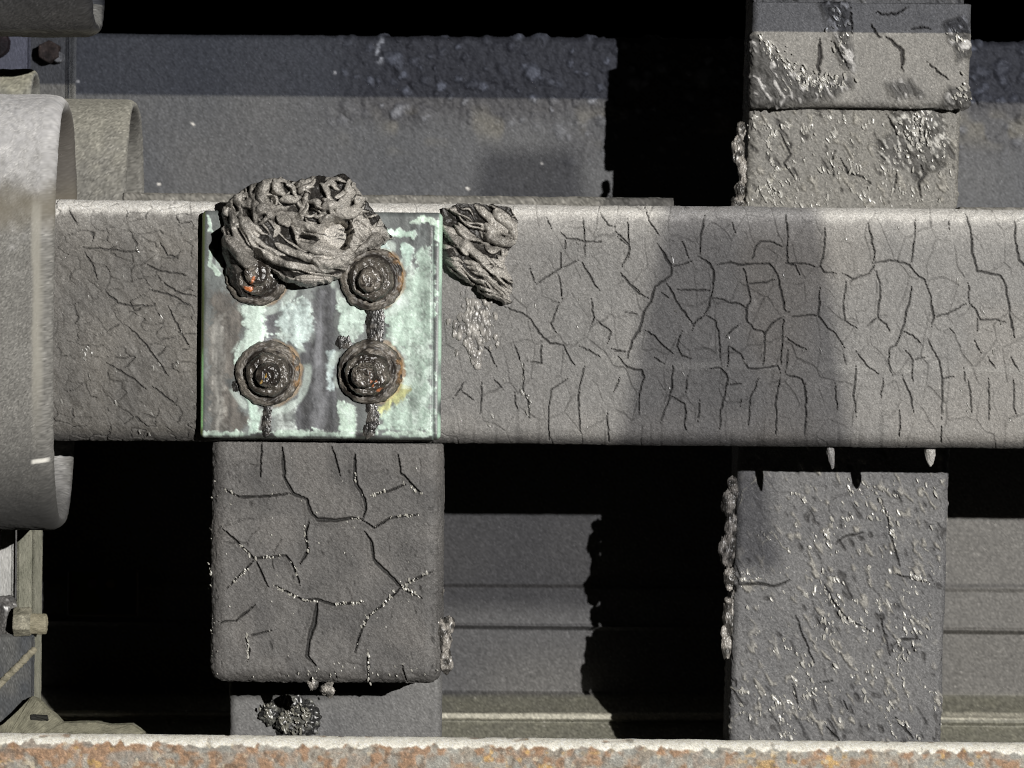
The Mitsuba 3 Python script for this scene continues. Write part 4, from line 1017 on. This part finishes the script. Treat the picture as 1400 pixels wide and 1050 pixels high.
hexnut(P(-6, 60, 0.197), 0.0066, 0.010, [0, 1, 0], 7, (0.012, 0.01, 0.01), (0.05, 0.03, 0.03), "wall_bracket__knob", bore=0, n=24)

YA = 0.085
plain("angle_post__flange", slab(20, 49, 600, 1040, YA, YA + 0.03, 0.0012), (0.19, 0.19, 0.15), (0.27, 0.265, 0.215), 8)
plain("angle_post__panel", slab(-40, 19.5, 600, 1040, YA + 0.004, YA + 0.012, 0.0008), (0.36, 0.36, 0.35), (0.46, 0.455, 0.44), 9)
plain("angle_post__splice", slab(-40, 46.5, 868, 1040, YA - 0.004, YA - 0.0003, 0.001), (0.055, 0.06, 0.068), (0.12, 0.12, 0.115), 10)
labels["angle_post"] = {"label": "pale angle post with a nut and bolt at the lower left edge", "category": "post"}
hexnut(P(31, 850, YA - 0.004), 0.0062, 0.0075, [1, 0, 0], 11, (0.10, 0.095, 0.07), (0.34, 0.32, 0.25), "angle_post__nut")
hexnut(P(50, 853, YA - 0.004), 0.0043, 0.009, [1, 0, 0], 12, (0.22, 0.20, 0.14), (0.32, 0.29, 0.21), "angle_post__bolt", bore=0, n=24)
v, f = join([blob(P(10, 845, YA + 0.002), 0.0065, 4, (1.0, 0.5, 1.3), 0.4, 4), blob(P(24, 872, YA), 0.005, 6, (1.2, 0.4, 0.8), 0.4, 4)])
add("angle_post__tar_smear", (v, f), "tar", lerp((0.03, 0.03, 0.03), (0.13, 0.125, 0.12), vn(v, 0.003, 4)) * grain(len(v), 0.25, 2))
w = []
for t in np.linspace(0, 1, 22):
    w.append(blob(P(-6 + 52 * t, 941 - 52 * t, YA - 0.0045), 0.0014, int(t * 30), (1.1, 0.8, 0.9), 0.4, 2))
v, f = join(w)
add("angle_post__weld", (v, f), "dusty", lerp((0.16, 0.15, 0.11), (0.34, 0.31, 0.23), vn(v, 0.002, 3)))
# foot plate: a mound and a low arm
def prism(outline, y0, y1, key, lo, hi, seed, **k):
    from shapely.geometry import Polygon
    o = [tuple(P(a, b, y0)[[0, 2]]) for a, b in outline]
    m = trimesh.creation.extrude_polygon(Polygon(o).buffer(0.0006).buffer(-0.0002), y1 - y0)
    v = np.array(m.vertices)
    return plain(key, (np.stack([v[:, 0], y0 + v[:, 2], v[:, 1]], 1), np.array(m.faces)), lo, hi, seed, size=0.002, d=0.0003, res=0.0011, **k)
prism([(-10, 1040), (-10, 1000), (4, 992), (24, 974), (42, 955), (50, 958), (62, 970), (76, 981), (84, 990), (130, 989), (150, 993), (180, 992), (196, 1004), (200, 1040)], YA - 0.014, YA - 0.0045, "foot_plate", (0.14, 0.135, 0.10), (0.24, 0.23, 0.17), 14,
      label="dusty olive foot plate at the base of the angle post", cat="foot plate")
prism([(43, 978), (64, 979), (65, 984), (43, 983)], YA - 0.0148, YA - 0.0143, "foot_plate__slot", (0.02, 0.02, 0.02), (0.03, 0.03, 0.025), 15)

# ------------------------------------------------------------------ rusty ledge along the bottom
YL = -0.055
zt = zrow(1012, YL)
sec = section(0.05, 0.015, 0.0064, 0.00034)
vf = loft(sec, [(u, 0) for u in span(-0.23, 0.23, 0.00036)], lambda a, b, u: (u, YL + b, zt - 0.025 + a))
def ledge_fn(p, n):
    q = PX(p)
    w1, w2 = fb(p, 0.010, 3, 3), fb(p, 0.003, 3, 6)
    d = w1 * 0.0003 + w2 * 0.0002 + fb(p, 0.0012, 2, 8) * 0.0001
    col = lerp((0.26, 0.225, 0.18), (0.37, 0.345, 0.30), vn(p, 0.006, 2))
    col = lerp(col, (0.31, 0.175, 0.095), 0.8 * ss(-0.1, 0.35, 0.7 * w1 + 0.8 * w2 + 0.35 * ss(900, 200, q[:, 0])))
    col = lerp(col, (0.48, 0.31, 0.12), 0.8 * ss(0.2, 0.5, fb(p, 0.0028, 2, 11)) * ss(0.35, 0.65, vn(p, 0.02, 12)))
    col = lerp(col, (0.10, 0.075, 0.055), 0.6 * ss(0.12, 0.5, fb(p, 0.0024, 3, 15)))
    col = lerp(col, (0.28, 0.29, 0.27), 0.6 * ss(0.5, 0.7, vn(p, 0.005, 18)))
    col = col * np.exp(0.4 * fb(p, 0.0013, 2, 25))[:, None]
    col = lerp(col, (0.55, 0.48, 0.36), 0.6 * ss(0.68, 0.8, vn(p, 0.0018, 26)) * ss(0.4, 0.6, vn(p, 0.012, 27)))
    cut = 0.50 + 0.30 * fb(p * [1, 0.3, 0.3], 0.0025, 2, 20) + 0.12 * w1
    paint = ss(cut - 0.06, cut + 0.06, n[:, 2])
    chip = ss(0.72, 0.85, vn(p, 0.0035, 22)) * 0.8
    d += paint * 0.0003 * (1 - chip)
    col = lerp(col, np.array([(0.80, 0.77, 0.68)]) * (0.85 + 0.25 * vn(p, 0.0025, 5))[:, None], paint * (1 - chip))
    return d, col * grain(len(p), 0.14, 21)
vf, col = skin(vf, ledge_fn)
add("rusty_ledge", vf, "rust", col, "rusty steel ledge with a chipped cream edge along the bottom", "ledge")
